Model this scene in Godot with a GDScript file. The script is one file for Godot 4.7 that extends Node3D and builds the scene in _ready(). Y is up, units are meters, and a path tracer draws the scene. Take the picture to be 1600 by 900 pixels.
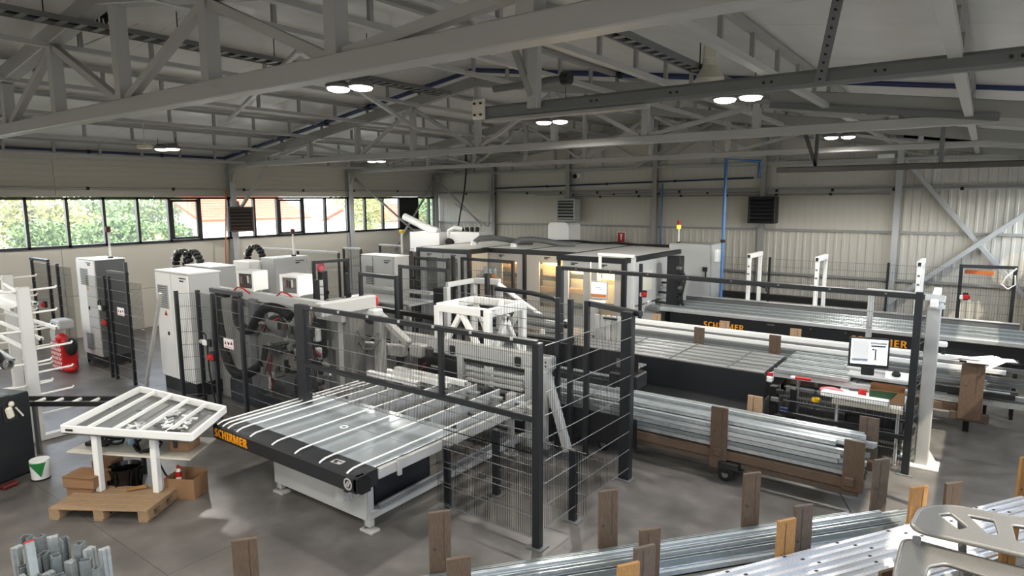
extends Node3D

# ---------------------------------------------------------------- geometry helpers
class Shape:
	var v := PackedVector3Array()
	var n := PackedVector3Array()

	func tri(a: Vector3, b: Vector3, c: Vector3, na: Vector3, nb: Vector3, nc: Vector3) -> void:
		if (b - a).cross(c - a).dot(na + nb + nc) > 0.0:
			v.append_array([a, c, b]); n.append_array([na, nc, nb])
		else:
			v.append_array([a, b, c]); n.append_array([na, nb, nc])

	func quad(a: Vector3, b: Vector3, c: Vector3, d: Vector3, out: Vector3) -> void:
		var m := (c - a).cross(d - b).normalized()
		if m.dot(out) < 0.0:
			m = -m
		tri(a, b, c, m, m, m); tri(a, c, d, m, m, m)

	# box with optional chamfer; c centre, s full size
	func box(c: Vector3, s: Vector3, b := Basis.IDENTITY, ch := 0.0) -> Shape:
		var h := s * 0.5
		ch = minf(ch, minf(h.x, minf(h.y, h.z)) * 0.8)
		var p = func(sx: float, sy: float, sz: float, ax: int) -> Vector3:
			var q := Vector3(sx * (h.x - (0.0 if ax == 0 else ch)), sy * (h.y - (0.0 if ax == 1 else ch)), sz * (h.z - (0.0 if ax == 2 else ch)))
			return c + b * q
		for g: float in [-1.0, 1.0]:
			quad(p.call(g, -1, -1, 0), p.call(g, 1, -1, 0), p.call(g, 1, 1, 0), p.call(g, -1, 1, 0), b.x * g)
			quad(p.call(-1, g, -1, 1), p.call(1, g, -1, 1), p.call(1, g, 1, 1), p.call(-1, g, 1, 1), b.y * g)
			quad(p.call(-1, -1, g, 2), p.call(1, -1, g, 2), p.call(1, 1, g, 2), p.call(-1, 1, g, 2), b.z * g)
		if ch > 0.0:
			for g: float in [-1.0, 1.0]:
				for k: float in [-1.0, 1.0]:
					quad(p.call(g, k, -1, 0), p.call(g, k, 1, 0), p.call(g, k, 1, 1), p.call(g, k, -1, 1), b.x * g + b.y * k)
					quad(p.call(g, -1, k, 0), p.call(g, 1, k, 0), p.call(g, 1, k, 2), p.call(g, -1, k, 2), b.x * g + b.z * k)
					quad(p.call(-1, g, k, 1), p.call(1, g, k, 1), p.call(1, g, k, 2), p.call(-1, g, k, 2), b.y * g + b.z * k)
					for m: float in [-1.0, 1.0]:
						var nn := (b.x * g + b.y * k + b.z * m).normalized()
						tri(p.call(g, k, m, 0), p.call(g, k, m, 1), p.call(g, k, m, 2), nn, nn, nn)
		return self

	# square bar from p to q, width w (sideways), height t (along up)
	func bar(p: Vector3, q: Vector3, w: float, t: float, up := Vector3.UP, ch := 0.0) -> Shape:
		var z := (q - p).normalized()
		if absf(z.dot(up)) > 0.98:
			up = Vector3.BACK if absf(z.z) < 0.9 else Vector3.RIGHT
		var x := up.cross(z).normalized()
		var y := z.cross(x).normalized()
		return box((p + q) * 0.5, Vector3(w, t, p.distance_to(q)), Basis(x, y, z), ch)

	# round tube along a polyline
	func tube(pts: Array, r: float, sides := 8, caps := true) -> Shape:
		var k := pts.size()
		var frames := []
		var t0: Vector3 = (pts[1] - pts[0]).normalized()
		var u := (Vector3.UP if absf(t0.y) < 0.9 else Vector3.RIGHT)
		u = (u - t0 * u.dot(t0)).normalized()
		for i in k:
			var a: Vector3 = pts[maxi(i - 1, 0)]
			var c: Vector3 = pts[mini(i + 1, k - 1)]
			var t := (c - a).normalized()
			u = (u - t * u.dot(t)).normalized()
			frames.append([pts[i], u, t.cross(u).normalized(), t])
		for i in k - 1:
			var f = frames[i]
			var g = frames[i + 1]
			for j in sides:
				var a0 := TAU * j / sides
				var a1 := TAU * (j + 1) / sides
				var n0: Vector3 = f[1] * cos(a0) + f[2] * sin(a0)
				var n1: Vector3 = f[1] * cos(a1) + f[2] * sin(a1)
				var m0: Vector3 = g[1] * cos(a0) + g[2] * sin(a0)
				var m1: Vector3 = g[1] * cos(a1) + g[2] * sin(a1)
				tri(f[0] + n0 * r, f[0] + n1 * r, g[0] + m1 * r, n0, n1, m1)
				tri(f[0] + n0 * r, g[0] + m1 * r, g[0] + m0 * r, n0, m1, m0)
		if caps:
			for e in [0, k - 1]:
				var f = frames[e]
				var out: Vector3 = -f[3] if e == 0 else f[3]
				for j in sides:
					var a0 := TAU * j / sides
					var a1 := TAU * (j + 1) / sides
					tri(f[0], f[0] + (f[1] * cos(a0) + f[2] * sin(a0)) * r, f[0] + (f[1] * cos(a1) + f[2] * sin(a1)) * r, out, out, out)
		return self

	# turned shape: profile of (radius, height), about the y axis of tr
	func lathe(profile: Array, sides := 16, tr := Transform3D.IDENTITY) -> Shape:
		for i in profile.size() - 1:
			var p: Vector2 = profile[i]
			var q: Vector2 = profile[i + 1]
			var d := (q - p)
			var nn := Vector2(d.y, -d.x).normalized()
			for j in sides:
				var a0 := TAU * j / sides
				var a1 := TAU * (j + 1) / sides
				var e0 := Vector3(cos(a0), 0, sin(a0))
				var e1 := Vector3(cos(a1), 0, sin(a1))
				var n0 := tr.basis * (e0 * nn.x + Vector3.UP * nn.y)
				var n1 := tr.basis * (e1 * nn.x + Vector3.UP * nn.y)
				var A := tr * (e0 * p.x + Vector3.UP * p.y)
				var B := tr * (e1 * p.x + Vector3.UP * p.y)
				var C := tr * (e1 * q.x + Vector3.UP * q.y)
				var D := tr * (e0 * q.x + Vector3.UP * q.y)
				if q.x > 1e-5: tri(A, C, D, n0.normalized(), n1.normalized(), n0.normalized())
				if p.x > 1e-5: tri(A, B, C, n0.normalized(), n1.normalized(), n1.normalized())
		return self

	# polygon in the xy plane of tr, extruded from z = 0 to z = depth
	func prism(poly: PackedVector2Array, tr: Transform3D, depth: float) -> Shape:
		var idx := Geometry2D.triangulate_polygon(poly)
		var zf := -tr.basis.z.normalized()
		for i in range(0, idx.size(), 3):
			var a := poly[idx[i]]; var b := poly[idx[i + 1]]; var c := poly[idx[i + 2]]
			tri(tr * Vector3(a.x, a.y, 0), tr * Vector3(b.x, b.y, 0), tr * Vector3(c.x, c.y, 0), zf, zf, zf)
			tri(tr * Vector3(a.x, a.y, depth), tr * Vector3(b.x, b.y, depth), tr * Vector3(c.x, c.y, depth), -zf, -zf, -zf)
		var turn := -1.0 if Geometry2D.is_polygon_clockwise(poly) else 1.0
		for i in poly.size():
			var p := poly[i]; var q := poly[(i + 1) % poly.size()]
			var d := q - p
			var out := tr.basis * Vector3(d.y * turn, -d.x * turn, 0)
			quad(tr * Vector3(p.x, p.y, 0), tr * Vector3(q.x, q.y, 0), tr * Vector3(q.x, q.y, depth), tr * Vector3(p.x, p.y, depth), out)
		return self

	func ball(c: Vector3, r: Vector3, sides := 12, rings := 7) -> Shape:
		for i in rings:
			var a := PI * i / rings - PI / 2
			var b := PI * (i + 1) / rings - PI / 2
			for j in sides:
				var s := TAU * j / sides
				var t := TAU * (j + 1) / sides
				var q := [Vector3(cos(a) * cos(s), sin(a), cos(a) * sin(s)), Vector3(cos(a) * cos(t), sin(a), cos(a) * sin(t)), Vector3(cos(b) * cos(t), sin(b), cos(b) * sin(t)), Vector3(cos(b) * cos(s), sin(b), cos(b) * sin(s))]
				var m := q.map(func(e): return (e / r).normalized())
				tri(c + q[0] * r, c + q[1] * r, c + q[2] * r, m[0], m[1], m[2])
				tri(c + q[0] * r, c + q[2] * r, c + q[3] * r, m[0], m[2], m[3])
		return self

	func mesh(mat: Material) -> ArrayMesh:
		var arr := []
		arr.resize(Mesh.ARRAY_MAX)
		arr[Mesh.ARRAY_VERTEX] = v
		arr[Mesh.ARRAY_NORMAL] = n
		var me := ArrayMesh.new()
		me.add_surface_from_arrays(Mesh.PRIMITIVE_TRIANGLES, arr)
		me.surface_set_material(0, mat)
		return me

func S() -> Shape:
	return Shape.new()

var taken := {}
func numbered(parent: Node, called: String) -> String:
	var key := str(parent.get_instance_id()) + called
	var k: int = taken.get(key, 0)
	taken[key] = k + 1
	return called if k == 0 else "%s_%03d" % [called, k]

func obj(called: String, s: Shape, mat: Material, parent: Node = self) -> MeshInstance3D:
	var o := MeshInstance3D.new()
	o.name = numbered(parent, called)
	o.mesh = s.mesh(mat)
	parent.add_child(o, true)
	return o

func again(called: String, like: MeshInstance3D, at: Transform3D, parent: Node = self, mat: Material = null) -> MeshInstance3D:
	var o := MeshInstance3D.new()
	o.name = numbered(parent, called)
	o.mesh = like.mesh
	if mat: o.material_override = mat
	o.transform = at
	parent.add_child(o, true)
	return o

func tag(o: Node, label: String, category: String, group := "") -> Node:
	o.set_meta("label", label); o.set_meta("category", category)
	if group: o.set_meta("group", group)
	return o

func thing(called: String, label: String, category: String, at := Vector3.ZERO, turn := 0.0, group := "") -> Node3D:
	var o := Node3D.new()
	o.name = numbered(self, called)
	add_child(o, true)
	o.position = at; o.rotation.y = turn
	tag(o, label, category, group)
	return o

func frame_of(called: String, parent: Node = self) -> Node3D:      # a bare holder: part of the setting or of a thing
	var o := Node3D.new()
	o.name = numbered(parent, called)
	parent.add_child(o, true)
	if parent == self: o.set_meta("kind", "structure")
	return o

func struct(called: String, s: Shape, mat: Material) -> MeshInstance3D:
	var o := obj(called, s, mat)
	o.set_meta("kind", "structure")
	return o

func dup(o: Node3D, at: Vector3, turn: float, label := "", group := "") -> Node3D:
	var c: Node3D = o.duplicate()
	c.name = numbered(self, String(o.name).rstrip("0123456789").trim_suffix("_"))
	add_child(c, true)
	c.position = at; c.rotation.y = turn
	if label: c.set_meta("label", label)
	if group: c.set_meta("group", group)
	return c

const ORD := ["first", "second", "third", "fourth", "fifth", "sixth", "seventh", "eighth", "ninth", "tenth", "eleventh", "twelfth", "thirteenth", "fourteenth"]
const LAYER := ["bottom", "second", "third", "fourth", "fifth", "top"]
func layer(j: int, n: int) -> String:
	return "top" if j == n - 1 else LAYER[j]

func V(x: float, y: float, z: float) -> Vector3:
	return Vector3(x, y, z)

func lettering(text: String, height: float, depth: float, mat: Material, parent: Node, tr: Transform3D, called := "lettering", bold := true) -> MeshInstance3D:
	var t := TextMesh.new()
	var f := SystemFont.new()
	f.font_names = PackedStringArray(["Droid Sans"])
	f.font_weight = 700 if bold else 400
	t.font = f; t.text = text; t.font_size = 64; t.pixel_size = height / 46.0; t.depth = depth
	t.material = mat
	var o := MeshInstance3D.new()
	o.name = numbered(parent, called); o.mesh = t; o.transform = tr
	parent.add_child(o, true)
	return o

# ---------------------------------------------------------------- materials
var M := {}
func plain(r: float, g: float, b: float, rough := 0.5, metal := 0.0) -> StandardMaterial3D:
	var m := StandardMaterial3D.new()
	m.albedo_color = Color(r, g, b); m.roughness = rough; m.metallic = metal
	return m

func noise_tex(freq: float, cols: Array, rng_seed: int, size := 256, oct := 4, as_normal := false) -> NoiseTexture2D:
	var nz := FastNoiseLite.new()
	nz.noise_type = FastNoiseLite.TYPE_SIMPLEX_SMOOTH; nz.frequency = freq; nz.seed = rng_seed; nz.fractal_octaves = oct
	var t := NoiseTexture2D.new()
	t.width = size; t.height = size; t.seamless = true; t.noise = nz
	if as_normal:
		t.as_normal_map = true; t.bump_strength = 4.0
	else:
		var gr := Gradient.new()
		gr.offsets = PackedFloat32Array(range(cols.size()).map(func(i): return float(i) / (cols.size() - 1)))
		gr.colors = PackedColorArray(cols)
		t.color_ramp = gr
	return t

func grained(tex: Texture2D, scale: Vector3, rough := 0.6, metal := 0.0, world := true, tint := Color.WHITE) -> StandardMaterial3D:
	var m := StandardMaterial3D.new()
	m.albedo_texture = tex; m.albedo_color = tint; m.roughness = rough; m.metallic = metal
	m.uv1_triplanar = true; m.uv1_world_triplanar = world; m.uv1_scale = scale
	return m

func g(x: float) -> Color:
	return Color(x, x, x)

func make_materials() -> void:
	# polished concrete: blotches, roughness that varies
	var fl := grained(noise_tex(0.012, [Color(.33, .32, .305), Color(.375, .36, .345), Color(.415, .40, .385), Color(.465, .45, .435)], 3, 1024, 5), V(.14, .14, .14), 1.0)
	fl.roughness_texture = noise_tex(0.006, [g(.31), g(.36), g(.41)], 9, 512, 2)
	fl.roughness_texture_channel = BaseMaterial3D.TEXTURE_CHANNEL_RED
	fl.metallic_specular = 0.5
	M.floor = fl
	M.crack = plain(.16, .155, .15, .9)
	M.steel = plain(.66, .655, .64, .4)
	M.steel_dim = plain(.58, .575, .56, .42)
	M.ceil = grained(noise_tex(0.02, [Color(.78, .775, .755), Color(.83, .825, .81)], 21, 256), V(.25, .25, .25), .30)
	M.wall = plain(.76, .745, .70, .5)
	M.joint = plain(.50, .49, .47, .8)
	M.anth = plain(.105, .115, .128, .42)
	M.black = plain(.045, .047, .05, .45)
	M.rubber = plain(.045, .045, .048, .6)
	M.light = plain(.70, .705, .70, .4)
	M.grey = plain(.46, .455, .435, .45)
	M.pale = plain(.80, .80, .79, .4)
	M.white = plain(.92, .92, .905, .4)
	M.cream = plain(.80, .78, .72, .5)
	M.midgrey = plain(.40, .405, .405, .45)
	M.wire = plain(.42, .425, .43, .35)  # fence cross wires: dark coat painted lighter to hold their shine
	M.galv = grained(noise_tex(0.03, [Color(.66, .685, .69), Color(.72, .74, .745), Color(.77, .785, .79)], 5, 256), V(1.5, 1.5, 1.5), .32, .55, false)
	M.galv2 = grained(noise_tex(0.03, [Color(.50, .53, .535), Color(.57, .595, .60)], 6, 256), V(3, 3, 3), .40, .5, false)
	M.galv3 = plain(.84, .86, .865, .26, .5)
	M.alu = plain(.86, .87, .87, .3, .5)
	M.cast = grained(noise_tex(0.05, [Color(.50, .49, .47), Color(.58, .57, .55)], 11, 256), V(5, 5, 5), .42, .55, false)
	M.film = grained(noise_tex(0.06, [Color(.66, .67, .69), Color(.80, .805, .82), Color(.86, .865, .875)], 12, 256), V(4, 4, 4), .3, .25, false)
	M.sheet = plain(.66, .69, .71, .22, .45)
	M.rod = plain(.93, .93, .92, .3)
	M.chrome = plain(.85, .85, .85, .15, 1.0)
	for w in [["brown", Color(.27, .215, .17), Color(.40, .325, .26)], ["grey", Color(.26, .225, .19), Color(.40, .345, .295)], ["orange", Color(.52, .37, .20), Color(.66, .49, .29)], ["pale", Color(.52, .42, .31), Color(.66, .55, .43)], ["dark", Color(.21, .175, .145), Color(.33, .275, .225)]]:
		M["wood_" + w[0]] = grained(noise_tex(0.03, [w[1], w[2], w[1].lerp(w[2], .4), w[2]], 30 + M.size(), 256, 5), V(9, .9, 9), .75, 0, false)
		M["plank_" + w[0]] = grained(noise_tex(0.03, [w[1], w[2], w[1].lerp(w[2], .4), w[2]], 60 + M.size(), 256, 5), V(.9, 9, 9), .75, 0, false)
	M.card = plain(.55, .42, .30, .8)
	M.card2 = plain(.58, .41, .27, .8)
	M.red = plain(.72, .10, .10, .4)
	M.pink = plain(.88, .42, .46, .5)
	M.yellow = plain(.93, .76, .10, .4)
	M.green = plain(.07, .42, .17, .4)
	M.dgreen = plain(.12, .26, .15, .6)
	M.letters = plain(.95, .62, .10, .5)
	M.blue = plain(.27, .44, .64, .4)
	M.navy = plain(.12, .18, .34, .45)
	M.orange_label = plain(.80, .42, .20, .6)
	M.paper = plain(.94, .94, .93, .8)
	M.brownp = plain(.25, .21, .185, .6)
	M.rail_dark = plain(.27, .26, .245, .5)
	M.maroon = plain(.33, .08, .08, .5)
	M.ink = plain(.10, .10, .10, .7)
	M.bag = plain(.05, .05, .055, .25)
	var gl := plain(.90, .95, .95, .03); gl.transparency = BaseMaterial3D.TRANSPARENCY_ALPHA; gl.albedo_color.a = .10
	M.glass = gl
	var pl := plain(.25, .27, .28, .05); pl.transparency = BaseMaterial3D.TRANSPARENCY_ALPHA; pl.albedo_color.a = .35
	M.smoked = pl
	var pw := plain(.70, .85, .97, .05); pw.transparency = BaseMaterial3D.TRANSPARENCY_ALPHA; pw.albedo_color.a = .45
	M.bottle = pw
	var le := plain(1, 1, 1, .4); le.emission_enabled = true; le.emission = Color(1, .98, .93); le.emission_energy_multiplier = 6.0
	M.led = le
	var ws := plain(1, .95, .8, .4); ws.emission_enabled = true; ws.emission = Color(1, .86, .6); ws.emission_energy_multiplier = 3.0
	M.warm = ws
	var sc := plain(.9, .93, .96, .4); sc.emission_enabled = true; sc.emission = Color(.92, .95, 1); sc.emission_energy_multiplier = .8
	M.screen = sc
	var yl := plain(.95, .8, .1, .4); yl.emission_enabled = true; yl.emission = Color(1, .85, .2); yl.emission_energy_multiplier = 3.0
	M.beacon_on = yl
	M.leaf = grained(noise_tex(0.05, [Color(.22, .30, .15), Color(.38, .47, .25), Color(.52, .58, .33)], 14, 256), V(.8, .8, .8), .7)
	M.leaf2 = grained(noise_tex(0.05, [Color(.40, .43, .22), Color(.60, .60, .34), Color(.72, .69, .44)], 15, 256), V(.8, .8, .8), .7)
	M.grass = plain(.52, .51, .46, .9)
	M.roof_tile = grained(noise_tex(0.06, [Color(.62, .25, .14), Color(.78, .37, .22)], 16, 256), V(1, 1, 1), .7)
	M.render = plain(.90, .87, .82, .8)
	M.trunk = plain(.30, .23, .17, .9)

# ---------------------------------------------------------------- the place
const XL := -19.6
const XR := 1.5
const ZB := -21.1
const ZF := 7.0
const RX := -9.3
const RIDGE := 6.58
const EAVE := 5.06
func roof_h(x: float) -> float:
	return RIDGE - absf(x - RX) * (RIDGE - EAVE) / (RX - XL)

func _ready() -> void:
	var cam := Camera3D.new()
	cam.name = "camera"
	cam.fov = 48.33; cam.near = 0.05; cam.far = 300
	cam.position = V(0, 3.7, 0)
	cam.basis = Basis(Vector3.UP, deg_to_rad(36.3)) * Basis(Vector3.RIGHT, deg_to_rad(-7.9)) * Basis(Vector3.BACK, deg_to_rad(-.25))
	add_child(cam); cam.make_current()

	var env := Environment.new()
	var sky := Sky.new()
	var sm := ProceduralSkyMaterial.new()
	sm.sky_top_color = Color(.74, .80, .88); sm.sky_horizon_color = Color(.96, .96, .94)
	sm.ground_bottom_color = Color(.5, .5, .48); sm.ground_horizon_color = Color(.7, .7, .68)
	sm.sky_energy_multiplier = 3.4; sm.ground_energy_multiplier = 2.5
	sky.sky_material = sm
	env.background_mode = Environment.BG_SKY; env.sky = sky
	env.ambient_light_source = Environment.AMBIENT_SOURCE_SKY
	env.tonemap_mode = Environment.TONE_MAPPER_LINEAR
	env.tonemap_exposure = 1.0
	env.sdfgi_enabled = true; env.ssao_enabled = true; env.ssil_enabled = true
	var we := WorldEnvironment.new()
	we.name = "world"; we.environment = env
	add_child(we)
	var sun := DirectionalLight3D.new()
	sun.name = "sun"
	sun.light_color = Color(1, .96, .88); sun.light_energy = 3.0; sun.shadow_enabled = true
	sun.light_angular_distance = 1.0
	add_child(sun)
	sun.look_at_from_position(V(30, 45, 12), Vector3.ZERO)

	make_materials()
	build_shell()
	build_roof_frame()
	build_outside()
	build_services()
	build_enclosure()
	build_back_lines()
	build_mid_line()
	build_cabinets_and_fences()
	build_saw_unit()
	build_feed_table()
	build_left_side()
	build_carts()
	build_front()

# ---------------------------------------------------------------- shell
func ribbed(s: Shape, x0: float, x1: float, y0: float, y1: float, z: float, dp := .016) -> void:   # trapezoid sheet standing in the xy plane, facing +z
	var pitch := .21
	var k := maxi(1, int(round((x1 - x0) / pitch)))
	var w := (x1 - x0) / k
	for i in k:
		var a := x0 + i * w
		var p := [V(a, 0, z), V(a + w * .55, 0, z), V(a + w * .65, 0, z + dp), V(a + w * .9, 0, z + dp), V(a + w, 0, z)]
		for j in 4:
			var d: Vector3 = p[j + 1] - p[j]
			s.quad(p[j] + V(0, y0, 0), p[j + 1] + V(0, y0, 0), p[j + 1] + V(0, y1, 0), p[j] + V(0, y1, 0), V(-d.z, 0, d.x))

func build_shell() -> void:
	# floor: poured bays with sawn joints
	var fl := frame_of("floor")
	var zs := [ZB - .2, -16.2, -10.83, -8.14, -2.75, 2.6, ZF + .2]
	var xs := [XL - .2, -13.2, -6.3, XR + .2]
	for i in zs.size() - 1:
		for j in xs.size() - 1:
			var a := V(xs[j] + .002, -.1, zs[i + 1] - .002)
			var b := V(xs[j + 1] - .002, -.1, zs[i] + .002)
			obj("slab", S().box((a + b) / 2, V(b.x - a.x, .2, a.z - b.z)), M.floor, fl)
	obj("subbase", S().box(V((XL + XR) / 2, -.3, (ZB + ZF) / 2), V(XR - XL + .6, .2, ZF - ZB + .6)), M.crack, fl)
	# a crack that runs from the sawn joint
	var cr := S()
	var pts := [V(-1.02, 0, -8.16), V(-1.18, 0, -8.55), V(-1.36, 0, -8.95), V(-1.28, 0, -9.15), V(-1.22, 0, -9.3)]
	for i in pts.size() - 1:
		cr.bar(pts[i] + V(0, .001, 0), pts[i + 1] + V(0, .001, 0), .012, .003)
	obj("crack", cr, M.crack, fl)

	# left wall: horizontal sandwich panels, a ribbon of windows between 2.46 and 3.80
	var wl := frame_of("wall_left")
	var bays := [ZB + .02, -16.15, -11.4, -6.6, -1.8, 3.0, ZF]
	var tiers := [[0.0, 1.16], [1.16, 2.46], [3.80, 4.02], [4.02, 5.3]]
	for i in bays.size() - 1:
		for t in tiers:
			var z0: float = bays[i] + .004; var z1: float = bays[i + 1] - .004
			obj("panel", S().box(V(XL - .06, (t[0] + t[1]) / 2, (z0 + z1) / 2), V(.12, t[1] - t[0] - .008, z1 - z0), Basis.IDENTITY, .006), M.wall, wl)
	# shallow horizontal ribs of the upper cladding
	for k in 6:
		obj("rib", S().box(V(XL + .004, 4.18 + k * .15, (ZB + ZF) / 2), V(.012, .035, ZF - ZB - .1), Basis.IDENTITY, .004), M.wall, wl)
	obj("backing", S().box(V(XL - .14, 1.2, (ZB + ZF) / 2), V(.04, 2.4, ZF - ZB)), M.joint, wl)
	obj("backing", S().box(V(XL - .14, 4.6, (ZB + ZF) / 2), V(.04, 1.5, ZF - ZB)), M.joint, wl)
	var muls := [-20.95, -20.55, -19.86, -18.81, -17.9, -16.97, -16.1, -15.08, -14.12, -13.09, -12.22, -11.32, -10.38, -9.45, -8.57, -7.69, -6.8, -5.89, -4.98, -4.08, -3.18, -2.28, -1.38, -.48, .42, 1.32, 2.22, 3.12, 4.02, 4.92, 5.82]
	for i in muls.size() - 1:
		window_in_wall(i + 1, XL, muls[i], muls[i + 1], i == 2, i in [8, 12])
	# right wall, with the same ribbon of windows
	var wr := frame_of("wall_right")
	for t in [[0.0, 2.46], [3.80, 5.3]]:
		obj("panel", S().box(V(XR + .06, (t[0] + t[1]) / 2, (ZB + ZF) / 2), V(.12, t[1] - t[0], ZF - ZB)), M.wall, wr)
	for k in 15:
		window_in_wall(101 + k, XR, ZB + k * 1.87, ZB + (k + 1) * 1.87, false, false)

	# back wall: ribbed sheets between girts, bays between the gable columns
	var wb := frame_of("wall_back")
	var cols := [XL, -16.27, -12.71, -9.23, -5.65, -2.01, XR]
	for i in cols.size() - 1:
		for t in [[0.0, 1.36], [1.36, 2.72], [2.72, 4.0], [4.0, 5.04]]:
			var s := S()
			ribbed(s, cols[i] + .004, cols[i + 1] - .004, t[0] + .004, t[1] - .004, ZB, .016 if t[1] < 3.0 or i == 5 else .004)
			obj("panel", s, M.wall, wb)
		var x0: float = cols[i]; var x1: float = cols[i + 1]
		var po := PackedVector2Array([Vector2(x0, 5.04), Vector2(x1, 5.04), Vector2(x1, roof_h(x1))])
		if x0 < RX and x1 > RX: po.append(Vector2(RX, RIDGE))
		po.append(Vector2(x0, roof_h(x0)))
		obj("gable_panel", S().prism(po, Transform3D(Basis.IDENTITY, V(0, 0, ZB - .06)), .06), M.wall, wb)
	obj("backing", S().box(V((XL + XR) / 2, 3.0, ZB - .12), V(XR - XL + .4, 6.0, .1)), M.joint, wb)
	obj("backing", S().prism(PackedVector2Array([Vector2(XL - .2, 5), Vector2(XR + .2, 5), Vector2(RX, RIDGE + .1)]), Transform3D(Basis.IDENTITY, V(0, 0, ZB - .17)), .1), M.joint, wb)
	for y in [1.36, 2.72, 3.98]:
		obj("girt", S().box(V((XL + XR) / 2, y, ZB + .07), V(XR - XL - .1, .07, .09)), M.steel_dim, wb)
	# front wall behind the camera
	var wf := frame_of("wall_front")
	obj("panel", S().box(V((XL + XR) / 2, 3.0, ZF + .06), V(XR - XL + .4, 6.1, .12)), M.wall, wf)
	obj("panel", S().prism(PackedVector2Array([Vector2(XL - .2, 5), Vector2(XR + .2, 5), Vector2(RX, RIDGE + .1)]), Transform3D(Basis.IDENTITY, V(0, 0, ZF)), .12), M.wall, wf)
	# ceiling: two slopes of insulated roof panels
	var ce := frame_of("ceiling")
	for side: float in [-1.0, 1.0]:
		var e := V(RX + side * (RX - XL + .35), 0, 0)
		e.y = roof_h(e.x)
		var rg := V(RX, RIDGE, 0)
		var k := 0
		var z := ZB - .2
		while z < ZF:
			var z1 := minf(z + 2.0, ZF + .2)
			var d := (e - rg).normalized()
			var up := V(-d.y, d.x, 0) * side
			var s := S()
			var a := rg + V(0, 0, z + .003); var b := e + V(0, 0, z + .003)
			var c := e + V(0, 0, z1 - .003); var f := rg + V(0, 0, z1 - .003)
			s.quad(a, b, c, f, -up); s.quad(a + up * .1, b + up * .1, c + up * .1, f + up * .1, up)
			s.quad(a, b, b + up * .1, a + up * .1, V(0, 0, -1)); s.quad(f, c, c + up * .1, f + up * .1, V(0, 0, 1))
			s.quad(b, c, c + up * .1, b + up * .1, d)
			obj("roof_panel", s, M.ceil, ce)
			z = z1; k += 1
		obj("roof_sheet", S().bar((rg + V(0, .16, 0)) + V(0, 0, (ZB + ZF) / 2), (e + V(0, .16, 0)) + V(0, 0, (ZB + ZF) / 2), ZF - ZB + .8, .05, V(0, 1, 0)), M.joint, ce)
	obj("ridge_cap", S().box(V(RX, RIDGE - .01, (ZB + ZF) / 2), V(.3, .02, ZF - ZB)), M.ceil, ce)

func window_in_wall(k: int, x: float, z0: float, z1: float, blind: bool, sash: bool) -> void:
	var w := frame_of("window_%d" % k)
	var s := S()
	var f := .035
	for y in [2.46 + f, 3.80 - f]:
		s.box(V(x, y, (z0 + z1) / 2), V(.12, f * 2, absf(z1 - z0)))
	for z in [z0 + f * .5, z1 - f * .5]:
		s.box(V(x, 3.13, z), V(.12, 1.34, f))
	obj("frame", s, M.black, w)
	if sash:
		var t := S()
		for y in [2.57, 3.69]:
			t.box(V(x + .03, y, (z0 + z1) / 2), V(.07, .07, absf(z1 - z0) - .08))
		for z in [z0 + .075, z1 - .075]:
			t.box(V(x + .03, 3.13, z), V(.07, 1.1, .07))
		obj("sash", t, M.black, w)
	if blind:
		obj("blank_panel", S().box(V(x, 3.13, (z0 + z1) / 2), V(.05, 1.22, absf(z1 - z0) - .06)), M.black, w)
	else:
		obj("pane", S().box(V(x - .01, 3.13, (z0 + z1) / 2), V(.008, 1.22, absf(z1 - z0) - .06)), M.glass, w)

# ---------------------------------------------------------------- roof structure
func h_section(s: Shape, x: float, z: float, y0: float, y1: float, b: float, d: float, turn := 0.0) -> void:
	var q := Basis(Vector3.UP, turn)
	var c := V(x, (y0 + y1) / 2, z)
	for e: float in [-1.0, 1.0]:
		s.box(c + q * V(e * (d / 2 - .007), 0, 0), V(.014, y1 - y0, b), q)
	s.box(c, V(d - .02, y1 - y0, .01), q)

func truss(z: float, hb: float, t: float, label: String, off := 0.0, gap := 2.02) -> void:
	var o := thing("roof_truss", label, "roof truss", V(XL, hb, z))
	var P := -V(XL, hb, z)
	obj("bottom_chord", S().bar(P + V(XL + .1, hb, z), P + V(XR - .1, hb, z), t, t, Vector3.UP, .012), M.steel, o)
	for e in [[XL + .1, RX], [RX, XR - .1]]:
		obj("top_chord", S().bar(P + V(e[0], roof_h(e[0]) - .30, z), P + V(e[1], roof_h(e[1]) - .30, z), t * 1.05, .24, Vector3.UP, .012), M.steel_dim, o)
	var w := t * .8
	for i in range(-4, 6):
		var x := RX + off + i * gap
		if x > XR: continue
		var y := roof_h(x) - .42
		obj("post", S().bar(P + V(x, hb, z), P + V(x, y, z), w, w, Vector3.UP), M.steel, o)
		if i % 2 == 0:
			obj("gusset", S().box(P + V(x, hb + t * .62, z), V(t * 2.2, t * .5, .014)), M.steel, o)
			for k: int in [-1, 1]:
				var x2 := RX + off + (i + k) * gap
				if x2 > XL and x2 < XR + .4:
					obj("diagonal", S().bar(P + V(x + k * .12, hb + t * .5, z), P + V(x2 - k * .08, roof_h(x2) - .46, z), w * .62, w * .62, Vector3.UP), M.steel, o)

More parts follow.
